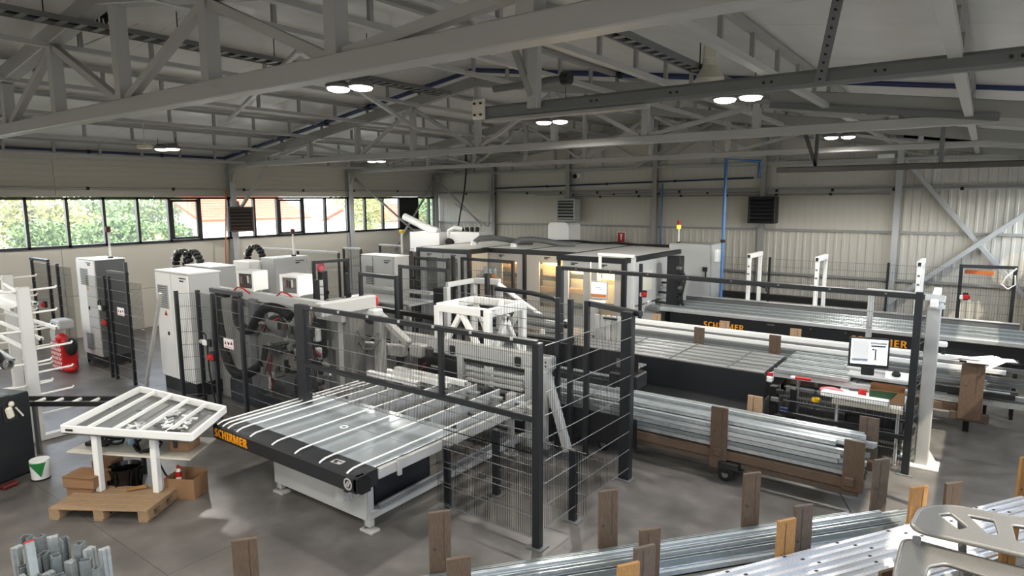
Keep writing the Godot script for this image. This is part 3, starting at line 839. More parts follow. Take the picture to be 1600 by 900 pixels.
func build_enclosure() -> void:
	var o := thing("machining_enclosure", "long white machining enclosure with dark frame and lit windows", "machine", V(0, 0, 0))
	var H := 2.27
	var zA := -13.95; var zB := -14.85; var zR := -18.5
	var f := .11
	# posts of the frame
	for p in [V(-13.75, 0, zA), V(-11.75, 0, zA), V(-11.95, 0, zB), V(-10.45, 0, zB), V(-8.8, 0, zB), V(-8.72, 0, zA), V(-6.9, 0, zA), V(-6.95, 0, zR), V(-13.75, 0, zR)]:
		var w := .16 if p.z == zA and p.x > -12.0 and p.x < -7.5 else f
		obj("frame_post", S().box(p + V(0, H / 2, 0), V(w, H, w), Basis.IDENTITY, .01), M.anth, o)
	for e in [[V(-13.8, 0, zA), V(-11.7, 0, zA)], [V(-11.95, 0, zB), V(-8.8, 0, zB)], [V(-8.8, 0, zA), V(-6.85, 0, zA)], [V(-11.75, 0, zA), V(-11.75, 0, zB)], [V(-13.75, 0, zA), V(-13.75, 0, zR)], [V(-6.9, 0, zA), V(-6.9, 0, zR)], [V(-13.75, 0, zR), V(-6.9, 0, zR)], [V(-8.72, 0, zA), V(-8.72, 0, zR)], [V(-11.95, 0, zB), V(-11.95, 0, zR)], [V(-10.45, 0, zB), V(-10.45, 0, zR)]]:
		obj("frame_rail", S().bar(e[0] + V(0, H - .06, 0), e[1] + V(0, H - .06, 0), .10, .13, Vector3.UP, .01), M.anth, o)
	# roof panels
	for e in [[-13.7, -12.0, zA], [-11.9, -10.5, zB], [-10.4, -8.78, zB], [-8.66, -6.96, zA]]:
		obj("roof_panel", S().box(V((e[0] + e[1]) / 2, H - .02, (e[2] + zR) / 2), V(e[1] - e[0], .04, e[2] - zR - .1), Basis.IDENTITY, .01), M.white, o)
	# doors and what is behind them
	bay(o, -13.68, -12.75, zA, [-13.42, -12.98, .85, 2.0], M.brownp, 0)
	bay(o, -12.73, -11.82, zA, [-12.62, -12.18, .75, 2.0], M.midgrey, 3)
	bay(o, -11.88, -10.52, zB, [-11.25, -10.72, .8, 1.92], M.wood_pale, 4)
	bay(o, -10.38, -8.86, zB, [-9.95, -9.35, .7, 1.95], M.cream, 4)
	bay(o, -8.62, -7.82, zA, [-8.45, -8.02, .75, 1.92], M.cream, 3)
	bay(o, -7.80, -6.97, zA, [-7.62, -7.15, .7, 1.95], M.cream, 2)
	machine_light(o, V(-11.0, 2.02, zB - .25), 1.6)
	machine_light(o, V(-9.65, 2.06, zB - .25), 4.0)
	machine_light(o, V(-8.2, 2.04, zA - .25), 3.5)
	machine_light(o, V(-7.4, 2.06, zA - .25), 2.5)
	# brown double curtain behind the first window
	for k in 2:
		obj("curtain", S().box(V(-13.31 + k * .22, 1.4, zA - .08), V(.20, 1.2, .03), Basis.IDENTITY, .01), M.brownp, o)
	# closed sides and rear
	obj("side_panel", S().box(V(-6.9, 1.6, -16.2), V(.04, 1.1, 4.4)), M.light, o)
	obj("side_window", S().box(V(-6.87, 1.62, -15.2), V(.03, .5, .55)), M.cream, o)
	obj("side_panel", S().box(V(-6.9, .55, -16.2), V(.04, .9, 4.4)), M.light, o)
	obj("side_panel", S().box(V(-13.75, 1.1, -16.2), V(.04, 2.0, 4.4)), M.light, o)
	obj("return_panel", S().box(V(-11.75, 1.5, -14.4), V(.04, 1.3, .75)), M.light, o)
	obj("rear_panel", S().box(V(-10.3, 1.1, zR), V(6.7, 2.0, .04)), M.light, o)
	obj("plinth", S().box(V(-10.3, .07, -16.4), V(6.9, .14, 4.1)), M.black, o)
	# ducts lying on the roof
	for e in [[-12.95, "bent grey extraction hose lying on the first roof panel of the enclosure"], [-11.4, "bent grey extraction hose lying on the second roof panel of the enclosure"]]:
		var h := thing("extraction_hose", e[1], "hose", V(e[0], H - .03, -15.6))
		obj("hose", S().tube([V(0, 0, 0), V(.02, .14, -.06), V(.12, .24, -.18), V(.40, .25, -.40), V(.75, .20, -.6), V(1.15, .12, -.8), V(1.5, .10, -1.1)], .085, 12), M.midgrey, h)
		obj("collar", S().tube([V(0, 0, 0), V(.0, .12, -.03)], .10, 12), M.white, h)
	tag(obj("roof_cable", S().tube([V(-11.6, H + .04, -17.9), V(-10.6, H + .07, -18.0), V(-9.8, H + .02, -18.1), V(-9.2, H + .06, -18.0), V(-8.4, H + .02, -18.0), V(-7.3, H + .05, -17.8)], .04, 7), M.rubber), "thick black cable snaking along the rear of the enclosure roof", "cable")
	# water bottles and boxes seen through the recess
	for k in 3:
		var b := thing("water_bottle", "clear blue water bottle standing in the recess of the enclosure", "bottle", V(-11.62 + k * .14, 1.42, -14.5 - .05 * k), 0, "water bottles in the enclosure recess")
		obj("body", S().lathe([Vector2(0, 0), Vector2(.055, 0), Vector2(.055, .22), Vector2(.02, .29), Vector2(.02, .31)], 12), M.bottle, b)
		obj("cap", S().lathe([Vector2(.022, .30), Vector2(.022, .335), Vector2(0, .335)], 10), M.blue, b)
	var tb := thing("small_table", "small brown table with bottles in the recess of the enclosure", "table", V(-11.45, 0, -14.5))
	obj("table_top", S().box(V(0, 1.40, 0), V(.55, .04, .5), Basis.IDENTITY, .006), M.card2, tb)
	for e in [V(-.24, 0, -.2), V(.24, 0, -.2), V(-.24, 0, .2), V(.24, 0, .2)]:
		obj("leg", S().box(e + V(0, .69, 0), V(.04, 1.38, .04)), M.anth, tb)
	tag(obj("cardboard_box", S().box(V(-11.33, 1.50, -14.35), V(.28, .16, .2), Basis(Vector3.UP, .1), .004), M.card), "brown cardboard box on the small table in the enclosure recess", "box")

	# filter units at the far corner
	var fu := thing("filter_unit", "white filter box with tilted intake tube beside the corner windows", "filter", V(-16.6, 0, -17.6))
	obj("box", S().box(V(0, 2.12, 0), V(1.5, .75, .9), Basis.IDENTITY, .02), M.white, fu)
	obj("stand", S().box(V(0, .87, 0), V(1.2, 1.74, .7), Basis.IDENTITY, .02), M.midgrey, fu)
	obj("intake_tube", S().tube([V(-1.35, 3.05, .1), V(-.45, 2.70, 0), V(.3, 2.5, 0)], .14, 12), M.white, fu)
	obj("fan", S().lathe([Vector2(0, .12), Vector2(.12, .12), Vector2(.14, 0), Vector2(.12, -.1), Vector2(0, -.1)], 14, Transform3D(Basis(Vector3.BACK, 1.2), V(.95, 2.15, .1))), M.ink, fu)
	var fv := thing("filter_unit", "white filter box with black pipe stubs under the hanging cable", "filter", V(-15.1, 0, -18.0))
	obj("box", S().box(V(0, 2.13, 0), V(1.5, .80, .8), Basis.IDENTITY, .02), M.white, fv)
	obj("stand", S().box(V(0, .87, 0), V(1.2, 1.74, .7), Basis.IDENTITY, .02), M.midgrey, fv)
	for k in 4:
		obj("pipe_stub", S().tube([V(-.35 + k * .22, 2.52, .0), V(-.42 + k * .26, 2.68, .02)], .07, 9), M.ink, fv)
	obj("elbow", S().tube([V(-.7, 2.3, .35), V(-.7, 2.55, .38), V(-.5, 2.68, .3), V(-.3, 2.62, .1)], .08, 10), M.white, fv)

	# electrical tower beside the enclosure with its beacon
	var tw := thing("machine_tower", "pale grey machine tower at the end of the enclosure", "machine", V(-6.62, 0, -17.5))
	obj("housing", S().box(V(0, 1.22, -.35), V(1.22, 2.42, .9), Basis.IDENTITY, .03), M.light, tw)
	obj("rear_hood", S().box(V(.64, 2.1, -.4), V(.10, .35, .3), Basis.IDENTITY, .02), M.white, tw)
	for e in [-.25, -.12]:
		obj("port", S().lathe([Vector2(0, .02), Vector2(.035, .02), Vector2(.035, 0)], 10, Transform3D(Basis(Vector3.RIGHT, PI / 2), V(e, 1.56, .10))), M.ink, tw)
	obj("bracket", S().box(V(.48, 1.75, .13), V(.12, .12, .06)).box(V(.5, 1.62, .13), V(.03, .2, .03)), M.anth, tw)
	beacon("signal beacon with red and lit yellow lenses on the pale machine tower", V(-7.08, 2.43, -17.75), .40, true)

func beacon(label: String, at: Vector3, h: float, lit: bool) -> void:
	var o := thing("signal_beacon", label, "signal lamp", at)
	obj("foot", S().box(V(0, .015, 0), V(.10, .03, .08), Basis.IDENTITY, .005), M.ink, o)
	obj("pole", S().tube([V(0, 0, 0), V(0, h, 0)], .022, 8), M.white, o)
	if lit:
		obj("yellow_lens", S().lathe([Vector2(0, h + .10), Vector2(.055, h + .10), Vector2(.055, h), Vector2(0, h)], 12), M.beacon_on, o)
		obj("red_lens", S().lathe([Vector2(0, h + .24), Vector2(.05, h + .23), Vector2(.052, h + .11), Vector2(0, h + .11)], 12), M.red, o)
	else:
		obj("red_lens", S().lathe([Vector2(0, h + .13), Vector2(.05, h + .12), Vector2(.052, h), Vector2(0, h)], 12), M.maroon, o)

# ---------------------------------------------------------------- fences
# mesh panel between a and b (floor points), from y0 to y1: fine upright wires and few cross wires
func mesh_shape(a: Vector3, b: Vector3, y0: float, y1: float, pitch: float, cross: int, r := .0026) -> Shape:
	var s := S()
	var d := b - a
	var n := maxi(2, int(d.length() / pitch))
	for i in n + 1:
		var p := a + d * (float(i) / n)
		s.tube([p + V(0, y0, 0), p + V(0, y1, 0)], r, 3, false)
	return s

func cross_wires(a: Vector3, b: Vector3, y0: float, y1: float, cross: int) -> Shape:
	var s := S()
	for k in cross + 1:
		var y := lerpf(y0, y1, float(k) / cross)
		s.bar(a + V(0, y, .003), b + V(0, y, .003), .008, .008)
	return s

func mesh_panel(o: Node3D, a: Vector3, b: Vector3, y0: float, y1: float, pitch: float, cross: int, r := .0026) -> void:
	obj("wire_mesh", mesh_shape(a, b, y0, y1, pitch, cross, r), M.anth, o).set_meta("kind", "stuff")
	obj("cross_wires", cross_wires(a, b, y0, y1, cross), M.wire, o).set_meta("kind", "stuff")  # same powder coat as the uprights, with the caught light put into the colour

func fence_post(o: Node3D, p: Vector3, h: float, w := .06, d := .06, foot := true, called := "post") -> void:
	obj(called, S().box(p + V(0, h / 2, 0), V(w, h, d), Basis.IDENTITY, .006), M.anth, o)
	if foot:
		obj("foot_plate", S().box(p + V(0, .006, 0), V(w + .10, .012, d + .08)), M.midgrey, o)

func fence(label: String, pts: Array, h: float, y0: float, pitch: float, cross: int, posts: Array, group := "") -> Node3D:
	var o := thing("guard_fence", label, "fence", pts[0], 0, group)
	for i in pts.size() - 1:
		mesh_panel(o, pts[i] - pts[0], pts[i + 1] - pts[0], y0, h, pitch, cross)
	for p in posts:
		fence_post(o, p - pts[0], h + .05)
	return o

func gate_frame(label: String, a: Vector3, b: Vector3, h: float, mesh := false, w := .07, called := "gate_frame") -> Node3D:
	var o := thing(called, label, "frame", a)
	var d := b - a
	fence_post(o, Vector3.ZERO, h, w, w)
	fence_post(o, d, h, w, w)
	obj("lintel", S().bar(V(0, h - w / 2, 0) - d.normalized() * w / 2, d + V(0, h - w / 2, 0) + d.normalized() * w / 2, w, w, Vector3.UP, .006), M.anth, o)
	if mesh:
		mesh_panel(o, d * .03, d * .97, .12, h - w, .03, 9)
	return o

func emergency_switch(label: String, at: Vector3, turn := 0.0) -> void:
	var o := thing("emergency_switch", label, "switch", at, turn)
	obj("housing", S().box(V(0, 0, 0), V(.10, .16, .07), Basis.IDENTITY, .012), M.ink, o)
	obj("yellow_plate", S().box(V(-.07, -.02, .02), V(.07, .09, .05), Basis.IDENTITY, .008), M.white, o)
	obj("red_button", S().lathe([Vector2(0, .05), Vector2(.045, .05), Vector2(.05, .02), Vector2(.03, 0)], 12, Transform3D(Basis(Vector3.RIGHT, PI / 2), V(.0, .0, .035))).box(V(.02, -.01, .05), V(.12, .09, .04), Basis.IDENTITY, .01), M.red, o)

# ---------------------------------------------------------------- long conveyor and what stands behind it
func build_back_lines() -> void:
	var k1 := thing("long_conveyor", "long roller conveyor with black lettered side boards in front of the white posts", "conveyor", V(-6.55, 0, -15.25))
	var L := 7.6
	obj("front_board", S().box(V(L / 2 + .15, .65, -.02), V(L - .3, .42, .05), Basis.IDENTITY, .01), M.anth, k1)
	obj("front_channel", S().box(V(L / 2 - .1, .91, .0), V(L, .09, .10), Basis.IDENTITY, .012), M.alu, k1)
	obj("rear_channel", S().box(V(L / 2 - .1, .97, -1.62), V(L - .4, .13, .08), Basis.IDENTITY, .012), M.midgrey, k1)
	obj("rear_rail", S().box(V(L / 2 - .1, 1.06, -1.62), V(L - .4, .03, .10), Basis.IDENTITY, .008), M.light, k1)
	obj("bed", S().box(V(L / 2 - .1, .86, -.8), V(L - .2, .04, 1.5)), M.anth, k1)
	var first: MeshInstance3D = null
	for i in 58:
		var at := Transform3D(Basis.IDENTITY, V(.12 + i * .128, .905, 0))
		if first == null:
			first = obj("roller", S().tube([V(0, 0, -.06), V(0, 0, -1.56)], .026, 8), M.midgrey, k1)
			first.transform = at
		else:
			again("roller", first, at, k1)
	for i in 10:
		obj("carrier_strip", S().box(V(L / 2 - .1, .945, -.14 - i * .146), V(L - .15, .025, .05), Basis.IDENTITY, .006), M.galv2 if i % 3 else M.galv, k1)
	for x in [.35, 2.6, 4.9, 7.0]:
		for z in [-.15, -1.45]:
			obj("leg", S().box(V(x, .42, z), V(.10, .84, .10), Basis.IDENTITY, .01), M.anth, k1)
			obj("foot_plate", S().box(V(x, .01, z), V(.2, .02, .2)), M.midgrey, k1)
	obj("seam", S().box(V(L / 2 + .15, .56, .007), V(L - .35, .006, .004)), M.midgrey, k1)
	lettering("SCHIRMER", .14, .012, M.letters, k1, Transform3D(Basis.IDENTITY, V(1.66, .64, .01)))
	lettering("SCHIRMER", .15, .012, M.letters, k1, Transform3D(Basis.IDENTITY, V(4.93, .68, .01)))
	for x in [2.75, 3.6, 4.3]:
		obj("label_plate", S().box(V(x, .80, .01), V(.16 if x < 3 else .03, .03, .006)), M.midgrey, k1)

	# white goal shaped posts
	for i in 3:
		var x: float = [-4.84, -3.22, -1.11][i]
		var o := thing("portal_post", ["white steel portal nearest the pale machine tower behind the long conveyor", "white steel portal in the middle of three behind the long conveyor", "white steel portal nearest the column behind the long conveyor"][i], "portal", V(x, 0, -16.97))
		obj("post", S().box(V(0, 1.08, 0), V(.09, 2.16, .09), Basis.IDENTITY, .008), M.white, o)
		obj("post", S().box(V(0, 1.08, -1.0), V(.09, 2.16, .09), Basis.IDENTITY, .008), M.white, o)
		obj("beam", S().box(V(0, 2.21, -.5), V(.10, .12, 1.12), Basis.IDENTITY, .008), M.white, o)
		obj("end_cap", S().box(V(0, 2.21, .063), V(.06, .08, .008)), M.ink, o)
		for y in [1.75, 1.95]:
			obj("clip", S().box(V(0, y, .05), V(.05, .04, .012)), M.midgrey, o)
		obj("foot_plate", S().box(V(0, .01, -.5), V(.18, .02, 1.2)), M.midgrey, o)

	# meshed transfer table behind
	var k2 := thing("transfer_table", "dark transfer table with meshed grey side behind the white portals", "table", V(-7.2, 0, -18.3))
	obj("dark_beam", S().box(V(2.45, .98, 0), V(5.0, .18, .12), Basis.IDENTITY, .015), M.black, k2)
	obj("rail", S().box(V(2.5, .80, .02), V(5.3, .09, .10), Basis.IDENTITY, .012), M.steel, k2)
	obj("mesh_side", mesh_shape(V(0, 0, -.05), V(5.0, 0, -.05), 1.08, 1.36, .03, 4, .002), M.midgrey, k2)
	obj("top_edge", S().box(V(2.5, 1.37, -.05), V(5.1, .03, .03)), M.midgrey, k2)
	obj("table_top", S().box(V(2.5, .92, -.5), V(5.0, .06, .9)), M.midgrey, k2)
	for x in [.3, 1.55, 2.6, 3.75, 4.8]:
		obj("leg", S().box(V(x, .40, -.05), V(.08, .8, .08), Basis.IDENTITY, .01), M.white if x > 1 else M.anth, k2)
		obj("knee", S().bar(V(x, .72, -.0), V(x + .22, .45, .0), .06, .06), M.white, k2)

	# fence behind everything, along the gable wall
	var f := fence("dark mesh guard fence along the ribbed gable wall behind the portals", [V(-6.6, 0, -19.0), V(1.0, 0, -19.0)], 1.98, .1, .05, 9, [V(-6.6, 0, -19.0), V(-4.85, 0, -19.0), V(-1.92, 0, -19.0), V(.95, 0, -19.0)])
	f.position.y = 0
	# gate with an orange board
	gate_frame("black gate frame with an orange board under its lintel beside the wall bracing", V(-.34, 0, -17.05), V(.60, 0, -17.25), 2.24)
	tag(obj("orange_board", S().box(V(-.02, 2.08, -17.12), V(.52, .09, .03), Basis(Vector3.UP, -.2), .004), M.orange_label), "orange board hanging under the lintel of the black gate frame", "board")
	emergency_switch("red emergency button on the black gate frame by the wall bracing", V(-.22, 1.55, -17.02))
	tag(obj("cable_loop", S().tube([V(.62, 2.2, -17.2), V(.45, 2.0, -17.2), V(.38, 1.85, -17.2), V(.5, 1.74, -17.2), V(.62, 1.85, -17.2), V(.60, 2.05, -17.15)], .015, 7), M.white), "white cable looped at the end post of the black gate frame", "cable")
	# crank handle of a hand valve
	tag(obj("post_stub", S().box(V(-.62, 1.15, -16.95), V(.05, .5, .05), Basis.IDENTITY, .008), M.anth), "short black post standing behind the end of the long conveyor", "post")
	# dark loop guard beside the tower
	tag(obj("guard_rail", S().tube([V(-6.9, 1.62, -16.55), V(-5.6, 1.55, -16.6), V(-4.5, 1.52, -16.65), V(-4.32, 1.47, -16.66), V(-4.28, 1.36, -16.66)], .035, 8), M.anth), "dark bent guard rail in front of the pale machine tower", "rail")
	# machine bits between the enclosure and the conveyor
	var u := thing("infeed_unit", "cluttered infeed unit with grey profiles between enclosure and long conveyor", "machine", V(-7.6, 0, -15.6))
	obj("body", S().box(V(.5, .55, 0), V(1.0, .5, 1.0), Basis.IDENTITY, .02), M.light, u)
	obj("plinth", S().box(V(.5, .15, 0), V(1.0, .3, .9)), M.anth, u)
	for k in 5:
		obj("guide", S().box(V(.55, .98 + k * .12, -.2 - k * .1), V(1.25, .05, .09), Basis.IDENTITY, .01), M.galv if k % 2 else M.anth, u)
	obj("clamp_head", S().box(V(.2, 1.25, .1), V(.16, .3, .2), Basis.IDENTITY, .03), M.wood_pale, u)
	obj("clamp_head", S().box(V(.62, 1.0, .25), V(.3, .16, .2), Basis.IDENTITY, .03), M.alu, u)
	obj("gear_box", S().box(V(.95, .92, .42), V(.3, .16, .2), Basis.IDENTITY, .03), M.midgrey, u)
	obj("foot", S().box(V(1.0, .42, .48), V(.35, .06, .16)).box(V(1.1, .6, .44), V(.08, .35, .08)), M.light, u)
	var col := thing("machine_column", "dark machine column covered with fittings at the start of the long conveyor", "machine", V(-6.4, 0, -15.9))
	obj("column", S().box(V(0, 1.12, 0), V(.36, 2.2, .3), Basis.IDENTITY, .02), M.anth, col)
	for k in 7:
		obj("fitting", S().box(V(.16 + .05 * (k % 2), .9 + k * .17, .14), V(.14, .09, .10), Basis.IDENTITY, .02), [M.midgrey, M.ink, M.anth][k % 3], col)
	obj("hose", S().tube([V(.2, 2.0, .1), V(.34, 1.6, .18), V(.26, 1.2, .2), V(.3, .9, .15)], .03, 8), M.rubber, col)

# ---------------------------------------------------------------- profiles
func c_profile(w: float, h: float, t: float) -> PackedVector2Array:   # channel with lips, open at the bottom
	return PackedVector2Array([Vector2(-w / 2, h), Vector2(w / 2, h), Vector2(w / 2, 0), Vector2(w / 4, 0), Vector2(w / 4, t), Vector2(w / 2 - t, t), Vector2(w / 2 - t, h - t), Vector2(-w / 2 + t, h - t), Vector2(-w / 2 + t, t), Vector2(-w / 4, t), Vector2(-w / 4, 0), Vector2(-w / 2, 0)])

func u_profile(w: float, h: float) -> PackedVector2Array:      # trough open at the top
	var t := .006
	return PackedVector2Array([Vector2(-w / 2, 0), Vector2(w / 2, 0), Vector2(w / 2, h), Vector2(w / 2 - .012, h), Vector2(w / 2 - .012, h - t), Vector2(w / 2 - t, h - t), Vector2(w / 2 - t, t), Vector2(-w / 2 + t, t), Vector2(-w / 2 + t, h - t), Vector2(-w / 2 + .012, h - t), Vector2(-w / 2 + .012, h), Vector2(-w / 2, h)])

func step_profile(w: float, h: float) -> PackedVector2Array:      # window reinforcement with ribs
	return PackedVector2Array([Vector2(-w / 2, 0), Vector2(w / 2, 0), Vector2(w / 2, h * .5), Vector2(w * .3, h * .5), Vector2(w * .3, h), Vector2(w * .1, h), Vector2(w * .1, h * .8), Vector2(-w * .1, h * .8), Vector2(-w * .1, h), Vector2(-w * .42, h), Vector2(-w * .42, h * .5), Vector2(-w / 2, h * .5)])

func along(p: Vector3, d: Vector3) -> Transform3D:   # local z runs along d, local y up
	var z := d.normalized()
	var x := Vector3.UP.cross(z).normalized()
	return Transform3D(Basis(x, z.cross(x), z), p)

func profile(label: String, group: String, poly: PackedVector2Array, p: Vector3, d: Vector3, length: float, mat: Material) -> MeshInstance3D:
	var o := obj("metal_profile", S().prism(poly, Transform3D.IDENTITY, length), mat)
	o.transform = along(p, d)
	tag(o, label, "profile", group)
	return o

# ---------------------------------------------------------------- middle line with its fence, desk and screen
func build_mid_line() -> void:
	var rng := RandomNumberGenerator.new(); rng.seed = 77
	# tall portal fence with one long black rail
	var G := thing("rail_fence", "tall black fence with a long top rail in front of the conveyors", "fence", V(-6.1, 0, -9.76))
	obj("top_rail", S().bar(V(0, 2.47, 0), V(5.55, 2.42, 0), .06, .07, Vector3.UP, .006), M.anth, G)
	for i in 8:
		obj("clip", S().box(V(.35 + i * .68, 2.475 - i * .006, .033), V(.03, .02, .012)), M.midgrey, G)
	fence_post(G, V(0, 0, 0), 2.5, .12, .10)
	fence_post(G, V(5.49, 0, 0), 2.48, .09, .09)
	mesh_panel(G, V(3.9, 0, 0), V(5.45, 0, 0), .12, .95, .03, 4)
	mesh_panel(G, V(4.2, 0, 0), V(5.45, 0, 0), 1.95, 2.4, .03, 2, .0013)
	obj("mid_rail", S().bar(V(3.85, .55, 0), V(5.45, .50, 0), .04, .05), M.anth, G)
	mesh_panel(G, V(5.49, 0, 0), V(5.57, 0, -.55), .15, 2.2, .05, 14)

	# stout grey support column with the screen arm
	var c := thing("screen_column", "pale steel column with bolted foot beside the tall black fence", "column", V(-.46, 0, -10.25))
	obj("shaft", S().box(V(0, 1.14, 0), V(.16, 2.28, .16), Basis.IDENTITY, .012), M.steel, c)
	obj("foot_plate", S().box(V(0, .015, 0), V(.42, .03, .36), Basis.IDENTITY, .006), M.white, c)
	for e: int in [-1, 1]:
		obj("rib", S().prism(PackedVector2Array([Vector2(0, 0), Vector2(.12, 0), Vector2(0, .2)]), Transform3D(Basis.IDENTITY if e > 0 else Basis(Vector3.UP, PI), V(e * .08, .03, -.008)), .016), M.white, c)
	obj("swivel", S().lathe([Vector2(0, 2.34), Vector2(.1, 2.34), Vector2(.1, 2.27), Vector2(.12, 2.27), Vector2(.12, 2.22), Vector2(0, 2.22)], 16), M.steel, c)
	obj("arm", S().bar(V(.12, 2.36, .1), V(-.80, 2.40, .15), .09, .09, Vector3.UP, .01), M.light, c)
	obj("arm", S().bar(V(0, 2.30, .25), V(0, 2.40, -.5), .09, .09, Vector3.UP, .01), M.white, c)
	obj("drop_tube", S().box(V(-.74, 2.06, .15), V(.07, .62, .07), Basis.IDENTITY, .01), M.light, c)
	var mo := thing("monitor", "lit control monitor hanging over the desk beside the black fence", "monitor", V(-1.16, 1.56, -9.95), .25)
	obj("housing", S().box(V(0, 0, -.025), V(.50, .42, .05), Basis.IDENTITY, .012), M.ink, mo)
	obj("screen", S().box(V(0, .015, .002), V(.45, .355, .004)), M.screen, mo)
	for e in [[-.11, .02, .20, .30, M.paper], [-.11, -.105, .20, .03, M.blue], [.11, .1, .18, .02, M.ink], [.05, .05, .03, .02, M.ink], [.08, -.02, .02, .16, M.midgrey], [.11, .14, .2, .03, M.light]]:
		obj("screen_print", S().box(V(e[0], e[1], .0045), V(e[2], e[3], .001)), e[4], mo)
	obj("mount", S().box(V(0, -.26, -.02), V(.16, .12, .05), Basis.IDENTITY, .01), M.ink, mo)

	# conveyor with rounded black body
	var k3 := thing("mid_conveyor", "broad black bodied conveyor covered with slats behind the profile trolley", "conveyor", V(-8.4, 0, -10.28))
	var po := PackedVector2Array([Vector2(0, .46), Vector2(5.66, .46), Vector2(5.76, .50), Vector2(5.8, .60), Vector2(5.8, .90), Vector2(5.76, .94), Vector2(0, .94)])
	obj("body", S().prism(po, Transform3D(Basis.IDENTITY, V(0, 0, -1.38)), 1.38), M.anth, k3)
	obj("pedestal", S().box(V(2.9, .23, -.7), V(5.7, .46, .95), Basis.IDENTITY, .02), M.midgrey, k3)
	for i in 17:
		obj("slat", S().box(V(2.9, .955, -.06 - i * .08), V(5.74, .03, .052), Basis.IDENTITY, .006), [M.steel_dim, M.galv2, M.midgrey][i % 3], k3)
	for x in [1.2, 2.2, 3.2, 4.2, 5.2]:
		obj("cross_strip", S().box(V(x, .973, -.7), V(.03, .008, 1.34)), M.midgrey, k3)
	obj("end_sensor", S().box(V(5.84, .86, -.1), V(.10, .10, .12), Basis.IDENTITY, .02), M.white, k3)
	obj("red_lamp_cap", S().lathe([Vector2(0, .06), Vector2(.04, .05), Vector2(.045, 0)], 10, Transform3D(Basis.IDENTITY, V(5.84, .91, -.1))), M.red, k3)
	# profiles lying on a light frame beyond the conveyor end
	for i in 13:
		profile("narrow pale profile on the stand beside the desk, %s from the edge facing the trolley" % ORD[i], "profiles on the stand beside the desk", c_profile(.055, .05, .006), V(-2.52 + rng.randf() * .03, .98, -10.42 - i * .115), V(1, 0, 0), 1.05 - .012 * i + rng.randf() * .05, [M.galv, M.galv3, M.galv2][i % 3])
	var fr := thing("profile_stand", "low steel stand with meshed tray carrying pale profiles beside the desk", "frame", V(-2.45, 0, -10.4))
	for z in [-.05, -1.45]:
		obj("side_rail", S().box(V(.85, .93, z), V(1.9, .08, .05), Basis.IDENTITY, .008), M.light if z > -1 else M.midgrey, fr)
	for x in [.2, 1.05]:
		obj("cross_rail", S().box(V(x, .93, -.75), V(.05, .06, 1.4)), M.midgrey, fr)
	for p in [V(.30, 0, -.05), V(1.7, 0, -.05), V(.30, 0, -1.45), V(1.7, 0, -1.45)]:
		obj("leg", S().box(p + V(0, .46, 0), V(.045, .92, .045), Basis.IDENTITY, .006), M.midgrey, fr)
		obj("foot_plate", S().box(p + V(0, .01, 0), V(.14, .02, .14)), M.white, fr)
	for y in [.62, .36]:
		obj("tray_rail", S().box(V(.95, y, .0), V(1.8, .03, .03)), M.midgrey, fr)
		obj("tray_rail", S().box(V(.95, y, -.7), V(1.8, .03, .03)), M.anth, fr)
		obj("tray_mesh", mesh_shape(V(.05, 0, -.02), V(1.85, 0, -.02), y - .09, y, .05, 2, .0025), M.steel, fr)
		obj("tray", S().box(V(.95, y - .1, -.35), V(1.8, .01, .7)), M.anth, fr)
	# tool clutter at the conveyor end
	var tc := thing("fixture_stand", "black fixture stand with brackets at the conveyor end", "stand", V(-2.42, 0, -10.12))
	obj("post", S().box(V(0, .42, 0), V(.12, .84, .12), Basis.IDENTITY, .01), M.black, tc)
	obj("post", S().box(V(.28, .42, .0), V(.09, .84, .09), Basis.IDENTITY, .01), M.black, tc)
	for k in 5:
		obj("bracket", S().box(V(.03 + .07 * (k % 3), .25 + k * .13, .07), V(.12, .07, .05), Basis.IDENTITY, .01), [M.midgrey, M.ink, M.navy][k % 3], tc)
	var gun := thing("hand_tool", "red and white hand tool lying at the conveyor end", "tool", V(-2.02, 1.0, -10.16), .1)
	obj("grip", S().tube([V(-.12, 0, 0), V(.10, .0, 0)], .024, 10), M.red, gun)
	obj("nozzle", S().lathe([Vector2(0, .05), Vector2(.026, .03), Vector2(.028, -.02), Vector2(0, -.03)], 10, Transform3D(Basis(Vector3.BACK, PI / 2), V(-.14, 0, 0))), M.white, gun)

	# desk with its odds and ends
	var dk := thing("work_desk", "white topped work desk under the hanging monitor", "desk", V(-1.12, 0, -10.45))
	obj("desk_top", S().box(V(-.02, .84, -.0), V(.86, .035, 1.05), Basis.IDENTITY, .006), M.white, dk)
	obj("front_edge", S().box(V(-.02, .80, .53), V(.88, .07, .03), Basis.IDENTITY, .006), M.cream, dk)
	obj("shelf_board", S().box(V(.0, 1.02, -.35), V(.8, .04, .3), Basis.IDENTITY, .006), M.light, dk)
	for p in [V(-.40, 0, .45), V(.36, 0, .45), V(-.40, 0, -.45), V(.36, 0, -.45)]:
		obj("leg", S().box(p + V(0, .41, 0), V(.04, .82, .04), Basis.IDENTITY, .006), M.light, dk)
	obj("under_shelf", S().box(V(0, .35, 0), V(.8, .03, .9)), M.anth, dk)
	var bx := thing("open_box", "open cardboard box with a green front on the desk", "box", V(-.92, .86, -10.12), .06)
	obj("front_side", S().box(V(0, .09, .13), V(.42, .18, .006)), M.card, bx)
	obj("back_side", S().box(V(0, .11, -.13), V(.42, .22, .006)), M.card2, bx)
	for e in [-.21, .21]:
		obj("side", S().box(V(e, .10, 0), V(.006, .2, .26)), M.card, bx)
	obj("bottom", S().box(V(0, .004, 0), V(.42, .008, .26)), M.card2, bx)
